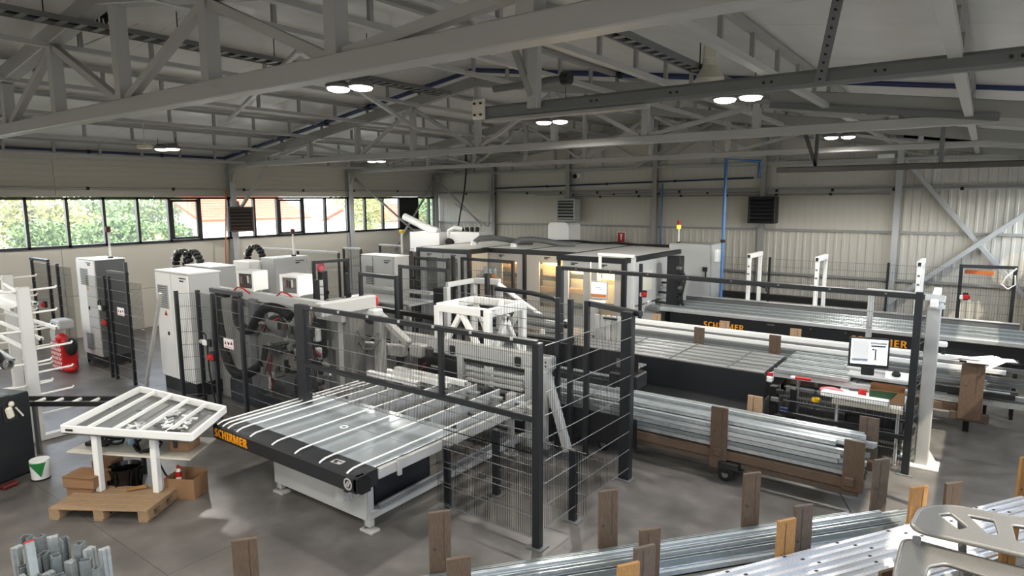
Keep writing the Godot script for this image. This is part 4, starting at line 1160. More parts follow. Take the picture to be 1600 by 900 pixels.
	obj("green_print", S().prism(PackedVector2Array([Vector2(-.205, .005), Vector2(.0, .005), Vector2(.13, .175), Vector2(-.205, .175)]), Transform3D(Basis.IDENTITY, V(0, 0, .134)), .002), M.dgreen, bx)
	tag(obj("red_carton", S().box(V(-1.22, .93, -10.06), V(.10, .14, .08), Basis(Vector3.UP, .1), .004), M.red), "small red carton standing beside the open box on the desk", "carton")
	for e in [[-1.38, -10.32, .2], [-1.12, -10.45, -.1], [-1.30, -10.6, .05]]:
		tag(obj("paper_sheet", S().box(V(e[0], .861, e[1]), V(.30, .003, .42), Basis(Vector3.UP, e[2])), M.paper), "white paper sheet spread on the work desk", "paper", "paper sheets on the desk")
	var rd := thing("red_bag", "crumpled pink and red plastic bag on the desk edge", "bag", V(-1.62, .86, -10.1))
	obj("bag", S().ball(V(0, .04, 0), V(.17, .05, .09), 12, 6).ball(V(.12, .03, .05), V(.09, .04, .06), 9, 5), M.pink, rd)
	var tp := thing("tape_roll", "yellow tape roll lying on the meshed tray", "tape", V(-1.86, .64, -10.30))
	obj("roll", S().lathe([Vector2(.03, 0), Vector2(.06, 0), Vector2(.06, .05), Vector2(.03, .05), Vector2(.03, 0)], 16), M.yellow, tp)
	tag(obj("long_carton", S().box(V(-1.30, .90, -9.93), V(.85, .07, .14), Basis(Vector3.UP, -.05), .006), M.paper), "long white carton lying along the front edge of the desk", "carton")
	var kb := thing("key_panel", "white control panel with a black hand wheel behind the monitor", "panel", V(-.86, 1.06, -10.85), .1)
	obj("plate", S().box(V(0, 0, 0), V(.34, .02, .24), Basis(Vector3.RIGHT, .3), .004), M.white, kb)
	obj("hand_wheel", S().lathe([Vector2(0, .08), Vector2(.03, .08), Vector2(.06, .03), Vector2(.055, 0)], 12, Transform3D(Basis.IDENTITY, V(-.03, .01, 0))), M.ink, kb)
	var tb := thing("box_beam", "pale square beam end lying behind the monitor", "beam", V(-1.2, 1.0, -11.1))
	obj("beam", S().box(V(0, 0, 0), V(.8, .11, .12), Basis.IDENTITY, .008), M.light, tb)
	obj("end_plate", S().box(V(-.41, 0, 0), V(.03, .15, .16), Basis.IDENTITY, .008), M.steel, tb)

# ---------------------------------------------------------------- electric cabinets and the guard fences around them
func warning(o: Node3D, at: Vector3, b: Basis, s := .11, red := false) -> void:
	obj("warning_sign", S().prism(PackedVector2Array([Vector2(-s / 2, 0), Vector2(s / 2, 0), Vector2(0, s * .87)]), Transform3D(b, at), .004), M.red if red else M.yellow, o)

func build_cabinets_and_fences() -> void:
	# tall narrow cabinet
	var a := thing("electric_cabinet", "tall white electric cabinet with two vent grilles, standing at the open floor", "cabinet", V(-16.57, 0, -5.86))
	obj("body", S().box(V(.5, 1.32, -.3), V(1.0, 2.16, .60), Basis.IDENTITY, .012), M.midgrey, a)  # shading of the side painted in, darker than the casing's own light grey
	obj("door", S().box(V(.49, 1.32, .012), V(.96, 2.14, .03), Basis.IDENTITY, .008), M.white, a)
	obj("top_cover", S().box(V(.5, 2.41, -.3), V(1.02, .02, .62), Basis.IDENTITY, .006), M.white, a)
	obj("plinth", S().box(V(.5, .15, -.3), V(.96, .20, .56)), M.black, a)
	for e in [V(.06, 0, -.04), V(.94, 0, -.04), V(.06, 0, -.55), V(.94, 0, -.55)]:
		obj("foot", S().tube([e, e + V(0, .06, 0)], .03, 8), M.ink, a)
	for y in [2.02, .55]:
		obj("vent_grille", S().box(V(.42 if y > 1 else .45, y, .03), V(.40, .38, .012), Basis.IDENTITY, .004), M.light, a)
		for k in 9:
			obj("vent_slat", S().box(V((.42 if y > 1 else .45), y - .16 + k * .04, .04), V(.34, .014, .012), Basis(Vector3.RIGHT, .5)), M.midgrey, a)
	obj("lock", S().box(V(.55, 1.32, .035), V(.05, .07, .02), Basis.IDENTITY, .006), M.ink, a)
	obj("badge", S().box(V(.68, 2.34, .03), V(.24, .02, .006)).box(V(.70, 2.30, .03), V(.14, .03, .006)), M.ink, a)
	warning(a, V(.55, 1.74, .03), Basis.IDENTITY, .12)
	beacon("signal beacon with dark red lens on the tall narrow white cabinet", V(-15.85, 2.42, -6.28), .58, false)

	var b := thing("electric_cabinet", "wide white electric cabinet behind the fence, nearest the white tray table", "cabinet", V(-13.0, 0, -5.93))
	obj("body", S().box(V(.63, 1.30, -.3), V(1.26, 2.08, .60), Basis.IDENTITY, .012), M.light, b)
	obj("door", S().box(V(.31, 1.30, .012), V(.60, 2.05, .03), Basis.IDENTITY, .008), M.white, b)
	obj("door", S().box(V(.94, 1.30, .012), V(.62, 2.05, .03), Basis.IDENTITY, .008), M.white, b)
	obj("top_cover", S().box(V(.63, 2.355, -.3), V(1.29, .03, .64), Basis.IDENTITY, .008), M.white, b)
	obj("plinth", S().box(V(.63, .13, -.3), V(1.22, .26, .56)), M.black, b)
	obj("vent_grille", S().box(V(.30, 1.86, .03), V(.40, .46, .012), Basis.IDENTITY, .004), M.light, b)
	for k in 11:
		obj("vent_slat", S().box(V(.30, 1.66 + k * .04, .04), V(.34, .014, .012), Basis(Vector3.RIGHT, .5)), M.midgrey, b)
	obj("lock", S().box(V(.42, 1.15, .035), V(.05, .07, .02), Basis.IDENTITY, .006), M.ink, b)
	obj("badge", S().box(V(1.08, 2.26, .03), V(.24, .02, .006)).box(V(1.04, 2.21, .03), V(.14, .03, .006)), M.ink, b)
	warning(b, V(.36, 1.50, .03), Basis.IDENTITY, .11, true)

	var c := thing("electric_cabinet", "pale cabinet with a sunken control window and dark red beacon", "cabinet", V(-14.36, 0, -9.05))
	obj("body", S().box(V(.3, 1.25, -.5), V(.58, 2.1, 1.0), Basis.IDENTITY, .012), M.light, c)
	obj("door", S().box(V(.60, 1.25, -.46), V(.02, 2.05, .90), Basis.IDENTITY, .006), M.light, c)
	obj("plinth", S().box(V(.3, .1, -.5), V(.54, .2, .94)), M.black, c)
	obj("control_window", S().box(V(.615, 1.72, -.44), V(.03, .42, .34), Basis.IDENTITY, .008), M.light, c)
	obj("control_pane", S().box(V(.632, 1.73, -.44), V(.006, .34, .26)), M.midgrey, c)
	obj("badge", S().box(V(.612, 2.2, -.70), V(.006, .02, .24)).box(V(.612, 2.15, -.64), V(.006, .03, .12)), M.ink, c)
	warning(c, V(.612, 1.30, -.42), Basis(Vector3.UP, PI / 2), .14)
	beacon("signal beacon with dark red lens on the pale cabinet with control window", V(-14.02, 2.30, -9.78), .55, false)

	var d := thing("electric_cabinet", "double door pale cabinet with a vent, beside the machining enclosure", "cabinet", V(-12.85, 0, -10.95))
	obj("body", S().box(V(.62, 1.25, -.25), V(1.22, 2.1, .5), Basis.IDENTITY, .012), M.light, d)
	for x in [.23, .82]:
		obj("door", S().box(V(x, 1.72, .012), V(.42 if x < .5 else .70, 1.1, .02), Basis.IDENTITY, .006), M.light, d)
	for x in [.31, .93]:
		obj("lower_door", S().box(V(x, .72, .012), V(.60, .80, .02), Basis.IDENTITY, .006), M.light, d)
	obj("top_cover", S().box(V(.62, 2.305, -.25), V(1.24, .02, .52), Basis.IDENTITY, .006), M.white, d)
	obj("plinth", S().box(V(.62, .1, -.25), V(1.18, .2, .46)), M.black, d)
	obj("vent_grille", S().box(V(.34, 1.78, .03), V(.26, .5, .012), Basis.IDENTITY, .004), M.midgrey, d)
	for k in 11:
		obj("vent_slat", S().box(V(.34, 1.56 + k * .044, .04), V(.22, .014, .012), Basis(Vector3.RIGHT, .5)), M.light, d)
	obj("badge", S().box(V(1.0, 2.2, .03), V(.24, .02, .006)).box(V(.96, 2.15, .03), V(.14, .03, .006)), M.ink, d)
	warning(d, V(.35, 1.30, .03), Basis.IDENTITY, .11)
	obj("handle", S().box(V(.66, .75, .03), V(.03, .2, .03), Basis.IDENTITY, .008), M.midgrey, d)

	var e := thing("control_box", "white topped cabinet partly hidden between the gate and the wide cabinet", "cabinet", V(-15.2, 0, -7.6))
	obj("body", S().box(V(.6, 1.75, -.3), V(1.15, .85, .6), Basis.IDENTITY, .012), M.light, e)
	obj("top_cover", S().box(V(.6, 2.19, -.3), V(1.18, .03, .62), Basis.IDENTITY, .006), M.white, e)
	obj("machine_base", S().box(V(.6, .65, -.3), V(1.1, 1.3, .56), Basis.IDENTITY, .02), M.midgrey, e)
	for k in 4:
		obj("hydraulic_tube", S().tube([V(.15 + k * .24, .3, .03), V(.18 + k * .24, .8, .12), V(.12 + k * .24, 1.3, .06)], .025, 8), [M.light, M.maroon, M.rubber, M.midgrey][k], e)
	# machine seen through the gate: frames with brackets
	var ga := thing("hidden_drill_unit", "grey drilling unit with brackets behind the gate next to the narrow cabinet", "machine", V(-14.3, 0, -7.0))
	obj("base", S().box(V(.5, .35, -.2), V(1.5, .7, .8), Basis.IDENTITY, .03), M.midgrey, ga)
	for k in 3:
		obj("column", S().box(V(.0 + k * .42, 1.2, -.1), V(.09, 1.3, .09), Basis.IDENTITY, .01), M.midgrey if k != 1 else M.light, ga)
	for k in 6:
		obj("bracket", S().box(V(.02 + .42 * (k % 3), .8 + .2 * k, .02), V(.2, .09, .12), Basis.IDENTITY, .02), [M.light, M.ink, M.midgrey][k % 3], ga)
	obj("loop_handle", S().tube([V(.62, .28, .3), V(.62, .72, .3), V(.66, .78, .3), V(.92, .78, .3), V(.96, .72, .3), V(.96, .2, .3)], .035, 8), M.light, ga)
	obj("motor", S().lathe([Vector2(0, .22), Vector2(.13, .22), Vector2(.14, -.2), Vector2(0, -.2)], 14, Transform3D(Basis(Vector3.RIGHT, PI / 2), V(.3, .95, .1))), M.anth, ga)
	# energy chain loops
	for k in 3:
		var ch := thing("energy_chain", ["black energy chain loop with white teeth, behind the wide white cabinet", "second black energy chain loop with a white plate, behind the wide cabinet", "black energy chain loop rising beside the pale control window cabinet"][k], "chain", [V(-15.85, 2.03, -7.9), V(-15.45, 2.03, -7.95), V(-15.45, 2.05, -9.6)][k])
		for j in 13:
			var t := PI * j / 12.0
			var q := V(-cos(t) * .37, sin(t) * .44, 0)
			obj("link", S().box(q, V(.075, .10, .16), Basis(Vector3.BACK, PI / 2 - t), .01), M.ink, ch)
			if j % 2 == 0 and j < 7:
				obj("tooth", S().box(q * 1.09 + V(0, 0, .05), V(.03, .05, .10), Basis(Vector3.BACK, PI / 2 - t)), M.white, ch)
		if k == 1:
			obj("plate", S().box(V(.10, .18, -.02), V(.16, .40, .03), Basis(Vector3.BACK, -.1), .006), M.white, ch)
		obj("support", S().box(V(0, -.98, 0), V(.1, 2.0, .1)), M.midgrey, ch)

	# guard fences on the aisle
	var f1 := fence("dark mesh guard fence on the aisle left of the tall narrow cabinet", [V(-19.0, 0, -5.74), V(-16.62, 0, -5.74)], 2.2, .1, .03, 9, [V(-19.0, 0, -5.74), V(-17.95, 0, -5.74), V(-17.4, 0, -5.74)])
	obj("lintel", S().box(V(.5, 2.29, 0), V(1.16, .06, .06), Basis.IDENTITY, .006), M.anth, f1)
	emergency_switch("small red switch on the fence left of the narrow cabinet", V(-18.2, 1.22, -5.68))
	var f2 := fence("dark mesh guard fence with a gate between the two white aisle cabinets", [V(-15.5, 0, -5.62), V(-12.95, 0, -5.62)], 2.12, .1, .03, 9, [V(-14.58, 0, -5.62), V(-14.36, 0, -5.62)])
	fence_post(f2, V(1.95, 0, 0), 2.5)
	obj("lintel", S().box(V(1.56, 2.27, 0), V(.86, .06, .07), Basis.IDENTITY, .006), M.anth, f2)
	emergency_switch("round red emergency switch on the gate beside the narrow cabinet", V(-14.46, 1.22, -5.55))
	door_latch("white gate latch with round knob beside the narrow cabinet", V(-14.66, 1.50, -5.54))
	sign_plate("white safety notice hung on the gate mesh beside the narrow cabinet", V(-13.87, 1.49, -5.595), .30, .16)
	tag(obj("leaning_bar", S().bar(V(-12.72, .02, -5.42), V(-12.07, 2.02, -5.56), .05, .05), M.steel), "grey bar leaning against the fence beside the wide white cabinet", "bar")
	var f3 := fence("dark mesh guard fence with a door in front of the grey saw unit", [V(-11.08, 0, -5.36), V(-10.86, 0, -5.62), V(-7.55, 0, -5.50)], 2.12, .1, .03, 9, [V(-11.08, 0, -5.36), V(-10.86, 0, -5.62), V(-10.25, 0, -5.55), V(-9.37, 0, -5.52)])
	obj("lintel", S().bar(V(.80, 2.23, -.19), V(1.74, 2.23, -.16), .07, .07, Vector3.UP, .006), M.anth, f3)
	emergency_switch("red emergency switch with yellow plate on the door before the grey saw unit", V(-10.22, 1.12, -5.47))
	door_latch("white door latch with a black loop in front of the grey saw unit", V(-10.42, 1.33, -5.47))
	sign_plate("white safety notice hung on the mesh before the grey saw unit", V(-9.76, 1.39, -5.50), .28, .16)
	tag(obj("switch_cable", S().tube([V(-10.32, 1.30, -5.44), V(-10.31, .9, -5.44), V(-10.27, .5, -5.46), V(-10.2, .1, -5.48)], .014, 6), M.rubber), "thin black cable running down the door before the saw unit", "cable")

	# front fence above the feed table
	var f4 := thing("guard_fence", "dark mesh guard fence with double rail running across the feed table", "fence", V(-7.58, 0, -5.36))
	fence_post(f4, V(0, 0, 0), 2.26, .20, .10)
	fence_post(f4, V(3.98, 0, 0.02), 2.24, .09, .09)
	obj("top_rail", S().box(V(1.98, 2.235, .03), V(4.0, .06, .06), Basis.IDENTITY, .006), M.anth, f4)
	obj("mid_rail", S().box(V(1.98, 1.42, .03), V(3.95, .06, .06), Basis.IDENTITY, .006), M.anth, f4)
	obj("short_post", S().box(V(2.62, 1.83, 0), V(.06, .80, .06), Basis.IDENTITY, .006), M.anth, f4)
	mesh_panel(f4, V(.1, 0, -.01), V(3.95, 0, -.01), 1.02, 2.2, .026, 5)
	mesh_panel(f4, V(2.62, 0, -.01), V(3.95, 0, -.01), .07, 1.02, .026, 4)
	for i in 7:
		obj("clip", S().box(V(.32 + i * .56, 2.25, .065), V(.03, .03, .015)), M.light, f4)
		if i > 0: obj("clip", S().box(V(.1 + i * .56, 1.38, .062), V(.03, .03, .015)), M.light, f4)
	# side fence and the rear corner
	var f5 := fence("dark guard fence of bright cross wires beside the white slanted strut", [V(-3.56, 0, -5.42), V(-3.52, 0, -7.36)], 2.2, .20, .035, 8, [])
	fence_post(f5, V(-.05, 0, -2.02), 2.26, .15, .12)
	obj("top_rail", S().bar(V(-.86, 2.24, -2.42), V(.12, 2.24, -2.04), .07, .07, Vector3.UP, .006), M.anth, f5)
	var f6 := thing("guard_fence", "row of black fence posts with smoked sheets behind the white slanted strut", "fence", V(-4.9, 0, -7.8))
	for x in [0.0, .21, .48]:
		fence_post(f6, V(x, 0, 0), 2.28, .07, .07)
	mesh_panel(f6, V(-1.9, 0, 0), V(.5, 0, 0), 1.62, 2.2, .03, 4)
	obj("sheet", S().box(V(.40, 1.43, -.06), V(1.70, .34, .02)), M.black, f6)
	obj("sheet", S().box(V(.40, .47, -.06), V(1.70, .42, .02)), M.black, f6)
	obj("hood", S().box(V(1.12, 1.26, -.02), V(.42, .20, .35), Basis.IDENTITY, .02), M.black, f6)
	obj("vent_plate", S().box(V(1.05, 1.45, -.04), V(.24, .12, .01)), M.midgrey, f6)
	# low cage beside the table
	var f7 := thing("guard_fence", "low mesh cage with short posts beside the feed table foot", "fence", V(-4.97, 0, -5.44))
	fence_post(f7, V(0, 0, 0), .78, .08, .06)
	fence_post(f7, V(.26, 0, -.62), .86, .09, .07)
	fence_post(f7, V(1.38, 0, -.62), .86, .09, .07)
	mesh_panel(f7, V(-.12, 0, .05), V(1.35, 0, .05), .08, .87, .024, 3)
	mesh_panel(f7, V(.26, 0, -.62), V(1.55, 0, -.62), .10, .85, .03, 3)
	# frames further in
	gate_frame("black gate frame nearest the double door pale cabinet", V(-9.95, 0, -8.45), V(-8.88, 0, -8.40), 2.27)
	gate_frame("black mesh gate frame between pale cabinet and enclosure, lower one", V(-10.36, 0, -9.92), V(-8.9, 0, -9.85), 2.27, true)
	gate_frame("black gate frame right before the brown curtained enclosure door", V(-11.55, 0, -11.6), V(-10.41, 0, -11.55), 2.27, true)
	gate_frame("black gate frame before the water bottles of the enclosure", V(-10.44, 0, -12.12), V(-8.82, 0, -12.05), 2.27, true)
	gate_frame("black frame turned sideways behind the white service boxes", V(-12.72, 0, -9.4), V(-12.57, 0, -10.28), 2.27)
	for q in [[-12.33, -9.42, 2.05, "short black post in front of the stacked white rolls"], [-11.59, -9.46, 2.05, "short black post before the bright table of the inner cell"], [-10.51, -11.86, 2.3, "black post with a latch before the cluttered enclosure door"], [-7.66, -9.62, 2.28, "black post standing behind the tall white frame"], [-12.62, -12.5, 2.3, "black post at the corner of the enclosure by the service box"], [-11.15, -8.3, 2.05, "black post beside the double door pale cabinet foot"]]:
		var p := thing("fence_post", q[3], "post", V(q[0], 0, q[1]))
		fence_post(p, Vector3.ZERO, q[2], .08, .08)
		obj("latch", S().box(V(.06, 1.55, .0), V(.08, .09, .06), Basis.IDENTITY, .015), M.ink, p)
	fence("dark mesh guard fence far back under the window sill", [V(-17.6, 0, -11.2), V(-14.3, 0, -11.4)], 2.2, .1, .04, 9, [V(-17.6, 0, -11.2), V(-16.0, 0, -11.3), V(-14.3, 0, -11.4)])
	fence("dark mesh guard fence far back beside the double door cabinet", [V(-15.5, 0, -12.55), V(-12.7, 0, -12.8)], 2.2, .1, .04, 9, [V(-15.5, 0, -12.55), V(-14.84, 0, -12.65)])
	fence("dark mesh guard fence far back under the thin crossing window braces", [V(-15.4, 0, -13.9), V(-13.9, 0, -13.9)], 2.22, .1, .04, 9, [V(-15.4, 0, -13.9), V(-14.4, 0, -13.9)])
	for q in [["pale top rail of the far fence under the window sill", V(-17.6, 2.26, -11.2), V(-14.3, 2.26, -11.4)], ["pale top rail of the far fence beside the double door cabinet", V(-15.5, 2.26, -12.55), V(-14.84, 2.26, -12.65)], ["pale top rail of the far fence under the crossing braces", V(-15.4, 2.28, -13.9), V(-14.4, 2.28, -13.88)]]:
		tag(obj("top_rail", S().bar(q[1], q[2], .06, .05, Vector3.UP, .006), M.light), q[0], "rail")
	var yp := thing("scanner_pole", "short white pole with a yellow cap on the far fence by the corner windows", "pole", V(-14.35, 2.3, -13.85))
	obj("pole", S().tube([V(0, -.25, 0), V(0, .38, 0)], .035, 8), M.white, yp)
	obj("cap", S().box(V(0, .43, 0), V(.16, .10, .12), Basis.IDENTITY, .02), M.yellow, yp)
	obj("bracket", S().box(V(.05, -.28, .03), V(.12, .10, .08), Basis.IDENTITY, .02), M.light, yp)
	tag(obj("guard_rail", S().tube([V(-7.55, 1.98, -9.75), V(-6.75, 1.95, -9.8), V(-6.25, 1.90, -9.8), V(-6.1, 1.80, -9.8), V(-6.08, 1.62, -9.8)], .045, 8), M.anth), "bent dark tube guard behind the tall white frame", "rail")
	tag(obj("long_beam", S().bar(V(-9.9, 1.52, -8.7), V(-8.0, 1.50, -8.64), .09, .09, Vector3.UP, .01), M.black), "long black beam running towards the tall white frame", "beam")
	tag(obj("control_case", S().box(V(-9.35, 1.62, -10.2), V(.32, .38, .3), Basis.IDENTITY, .02).box(V(-9.35, .72, -10.2), V(.08, 1.44, .08)), M.ink), "small black control case on a post before the enclosure", "box")

func door_latch(label: String, at: Vector3) -> void:
	var o := thing("door_latch", label, "latch", at)
	obj("body", S().box(V(0, 0, 0), V(.14, .10, .07), Basis.IDENTITY, .015), M.white, o)
	obj("knob", S().ball(V(-.10, .01, .02), V(.04, .04, .04), 10, 6), M.light, o)
	obj("loop", S().tube([V(-.06, .05, .02), V(-.06, .13, .02), V(0, .17, .02), V(.06, .13, .02), V(.06, .05, .02)], .012, 7), M.ink, o)
	obj("catch", S().box(V(.10, 0, -.01), V(.09, .12, .06), Basis.IDENTITY, .012), M.ink, o)

func sign_plate(label: String, at: Vector3, w: float, h: float) -> void:
	var o := thing("safety_sign", label, "sign", at)
	obj("plate", S().box(V(0, 0, 0), V(w, h, .006)), M.paper, o)
	for k in 3:
		var c := V((k - 1) * w * .3, h * .05, .005)
		obj("pictogram", S().prism(PackedVector2Array([Vector2(-.03, -.03), Vector2(.03, -.03), Vector2(0, .035)]), Transform3D(Basis(Vector3.BACK, k * 1.0), c), .002), [M.red, M.ink, M.red][k], o)
	obj("pictogram_line", S().box(V(0, -h * .36, .005), V(w * .8, .012, .002)), M.pink, o)

# ---------------------------------------------------------------- grey saw unit behind the door
func build_saw_unit() -> void:
	var o := thing("saw_unit", "grey saw and drilling unit with black hoses behind the mesh door", "machine", V(-10.7, 0, -6.5))
	obj("base", S().box(V(1.2, .22, -.3), V(3.3, .44, 1.1), Basis.IDENTITY, .03), M.anth, o)
	obj("front_shoe", S().box(V(1.55, .38, .35), V(1.3, .18, .4), Basis.IDENTITY, .02), M.anth, o)
	obj("left_stand", S().box(V(-.55, .95, -.05), V(.5, 1.9, .5), Basis.IDENTITY, .02), M.steel_dim, o)
	obj("left_post", S().box(V(.25, 1.0, .0), V(.22, 1.9, .3), Basis.IDENTITY, .02), M.midgrey, o)
	obj("swing_head", S().box(V(.95, 1.35, .0), V(.75, .3, .42), Basis(Vector3.BACK, .25), .05), M.grey, o)
	obj("head_cover", S().box(V(.62, .95, .02), V(.32, .8, .36), Basis.IDENTITY, .04), M.grey, o)
	obj("motor", S().lathe([Vector2(0, .24), Vector2(.12, .23), Vector2(.14, .18), Vector2(.14, -.2), Vector2(.1, -.24), Vector2(0, -.24)], 16, Transform3D(Basis(Vector3.BACK, PI / 2 - .3), V(1.1, 1.55, .15))), M.midgrey, o)
	obj("cylinder", S().tube([V(.95, .35, .3), V(.98, .75, .28)], .045, 10), M.alu, o)
	obj("cylinder", S().tube([V(.80, .95, .3), V(.83, 1.2, .28)], .05, 10), M.ink, o)
	obj("gear_plate", S().box(V(.55, .45, .22), V(.5, .5, .05), Basis(Vector3.BACK, .1), .02), M.midgrey, o)
	obj("saw_guard", S().lathe([Vector2(0, .06), Vector2(.24, .05), Vector2(.30, .02), Vector2(.30, -.02), Vector2(0, -.03)], 22, Transform3D(Basis(Vector3.RIGHT, PI / 2), V(1.9, .62, .25))), M.black, o)
	obj("saw_hub", S().lathe([Vector2(0, .03), Vector2(.11, .02), Vector2(.13, 0)], 16, Transform3D(Basis(Vector3.RIGHT, PI / 2), V(1.9, .6, .32))), M.brownp, o)
	obj("pillar", S().box(V(1.95, 1.05, -.35), V(.12, 2.0, .3), Basis.IDENTITY, .015), M.midgrey, o)
	obj("pillar", S().box(V(2.50, 1.05, -.2), V(.42, 2.0, .3), Basis.IDENTITY, .02), M.grey, o)
	obj("cable_tower", S().box(V(1.45, 1.5, -.3), V(.34, .95, .3), Basis.IDENTITY, .03), M.black, o)
	for k in 6:
		obj("valve_block", S().box(V(1.55 + .16 * (k % 3), 1.15 + .32 * (k / 3), -.02), V(.13, .22, .12), Basis.IDENTITY, .02), [M.grey, M.midgrey, M.light][k % 3], o)
	for k in 5:
		var z := .25 + .03 * k
		obj("red_cable", S().tube([V(.95 + k * .05, 1.05, z), V(.86 + k * .07, .85, z + .04), V(1.0 + k * .04, .62, z + .02), V(.88 + k * .06, .4, z)], .016, 6), M.maroon, o)
		obj("red_cable", S().tube([V(.75, 1.5 - .02 * k, .24), V(.98, 1.62 + .02 * k, .26), V(1.2, 1.72 + .01 * k, .22), V(1.32, 1.66, .18)], .014, 6), M.red if k < 2 else M.rubber, o)
	for k in 9:
		obj("grey_cable", S().tube([V(1.55 + .05 * k, 1.9, .02), V(1.6 + .04 * k, 1.5 - .05 * (k % 3), .10), V(1.5 + .06 * k, 1.0, .06), V(1.6 + .03 * k, .5, .1)], .012, 6), [M.rubber, M.steel_dim, M.midgrey, M.maroon][k % 4], o)
	# big corrugated hoses
	for hh in [[V(-.72, 1.92, .15), V(-.66, 1.3, .2), V(-.52, .9, .25), V(-.25, .60, .28), V(.10, .58, .28), V(.45, .72, .25), V(.6, .82, .2)], [V(-.25, 1.95, .12), V(-.12, 1.65, .2), V(.08, 1.45, .25), V(.35, 1.42, .25), V(.52, 1.58, .25), V(.72, 1.82, .2), V(1.05, 1.86, .15), V(1.35, 1.74, .1)]]:
		var cv := Curve3D.new()
		for i in hh.size():
			var tg: Vector3 = (hh[mini(i + 1, hh.size() - 1)] - hh[maxi(i - 1, 0)]) * .18
			cv.add_point(hh[i], -tg, tg)
		var pts := Array(cv.tessellate_even_length(5, .05))
		obj("corrugated_hose", S().tube(pts, .075, 10), M.rubber, o)
		var rings := S()
		for i in range(1, pts.size() - 1):
			var dd: Vector3 = (pts[i + 1] - pts[i - 1]).normalized() * .012
			rings.tube([pts[i] - dd, pts[i] + dd], .084, 10)
		obj("hose_rings", rings, M.rubber, o).set_meta("kind", "stuff")
	obj("hose_head", S().box(V(-.68, 1.98, .1), V(.3, .14, .24), Basis.IDENTITY, .03), M.ink, o)
	obj("work_arm", S().box(V(2.6, 1.28, -.45), V(1.5, .18, .16), Basis(Vector3.UP, .25), .02), M.steel_dim, o)
	obj("arm_strut", S().bar(V(2.95, 1.9, -.4), V(3.55, 1.45, -.5), .12, .12, Vector3.UP, .02), M.steel_dim, o)
	obj("arm_leg", S().box(V(3.05, .9, -.35), V(.15, 1.9, .15), Basis.IDENTITY, .015), M.steel_dim, o)
	obj("arm_motor", S().box(V(3.70, 1.36, -.55), V(.26, .2, .2), Basis.IDENTITY, .03), M.steel_dim, o)
	obj("arm_plug", S().box(V(3.93, 1.36, -.55), V(.10, .16, .14), Basis.IDENTITY, .03), M.ink, o)
	obj("blue_cable", S().tube([V(2.7, 1.62, -.2), V(2.85, 1.5, -.15), V(3.05, 1.52, -.15), V(3.2, 1.65, -.2)], .018, 8), M.midgrey, o)
	obj("blue_cable", S().tube([V(2.7, 1.42, -.2), V(2.9, 1.34, -.15), V(3.1, 1.38, -.15), V(3.25, 1.55, -.2)], .018, 8), M.midgrey, o)
	obj("red_strap", S().bar(V(3.50, 1.05, -.9), V(3.32, .68, -.85), .09, .03), M.maroon, o)

	var rng := RandomNumberGenerator.new(); rng.seed = 91
	for i in 70:
		var q := V(rng.randf_range(.45, 2.25), rng.randf_range(.45, 1.75), rng.randf_range(-.15, .28))
		var mm: Material = [M.anth, M.midgrey, M.ink, M.grey, M.black, M.brownp, M.maroon, M.steel_dim, M.midgrey, M.anth][i % 10]
		if i % 3 == 0:
			obj("fitting", S().lathe([Vector2(0, .06), Vector2(.035, .06), Vector2(.04, -.05), Vector2(0, -.06)], 9, Transform3D(Basis(V(rng.randf(), rng.randf(), rng.randf()).normalized(), rng.randf() * 3), q)), mm, o)
		else:
			obj("fitting", S().box(q, V(rng.randf_range(.04, .15), rng.randf_range(.04, .16), rng.randf_range(.05, .12)), Basis(Vector3.UP, rng.randf() * .5), .01), mm, o)
	# gantry rail that carries the service boxes
	var gr := thing("gantry_beam", "pale gantry beam carrying the white service boxes over the saw unit", "beam", V(-11.8, 0, -6.5))
	obj("beam", S().box(V(1.85, 1.98, 0), V(3.7, .16, .14), Basis.IDENTITY, .012), M.light, gr)
	obj("lower_beam", S().box(V(1.85, 1.82, -.02), V(3.7, .12, .10), Basis.IDENTITY, .012), M.steel, gr)
	for x in [.12, 1.5, 2.55, 3.55]:
		obj("leg", S().box(V(x, .95, -.1), V(.12, 1.9, .12), Basis.IDENTITY, .012), M.light, gr)
	var cb := thing("cross_beam", "thick pale beam with red end cap lying above the grey pillar", "beam", V(-7.66, 2.12, -5.72))
	obj("beam", S().box(V(0, 0, -.5), V(.15, .20, 1.05), Basis.IDENTITY, .015), M.steel, cb)
	obj("end_cap", S().box(V(.0, .0, -1.06), V(.12, .16, .06), Basis.IDENTITY, .02), M.red, cb)
	obj("bracket", S().box(V(.05, -.16, -.95), V(.3, .12, .2), Basis.IDENTITY, .02), M.light, cb)
	for e in [[V(-10.95, 2.06, -6.42), "white service box with a dark window on the gantry beam, beside the hose head"], [V(-9.74, 2.06, -6.50), "white service box with a dark window on the gantry beam, near the red end cap"]]:
		var bx := thing("service_box", e[1], "box", e[0], .12)
		obj("case", S().box(V(.22, .19, -.17), V(.46, .36, .30), Basis.IDENTITY, .015), M.white, bx)
		for q in [[.22, .345, .46, .05], [.22, .03, .46, .05], [.015, .19, .05, .27], [.425, .19, .05, .27]]:
			obj("window_frame", S().box(V(q[0], q[1], -.005), V(q[2], q[3], .04), Basis.IDENTITY, .006), M.white, bx)
		obj("dark_window", S().box(V(.22, .19, -.015), V(.38, .28, .01)), M.brownp if e[0].x < -10 else M.midgrey, bx)
		for k in 5:
			obj("fuse_strip", S().box(V(.10 + k * .06, .2 + .02 * (k % 2), -.006), V(.04, .13, .012), Basis.IDENTITY, .003), [M.midgrey, M.maroon, M.anth, M.cream, M.midgrey][k], bx)
		obj("red_hose", S().tube([V(-.05, .0, .05), V(.1, .08, .08), V(.25, .06, .08), V(.38, -.03, .05)], .014, 6), M.red, bx)
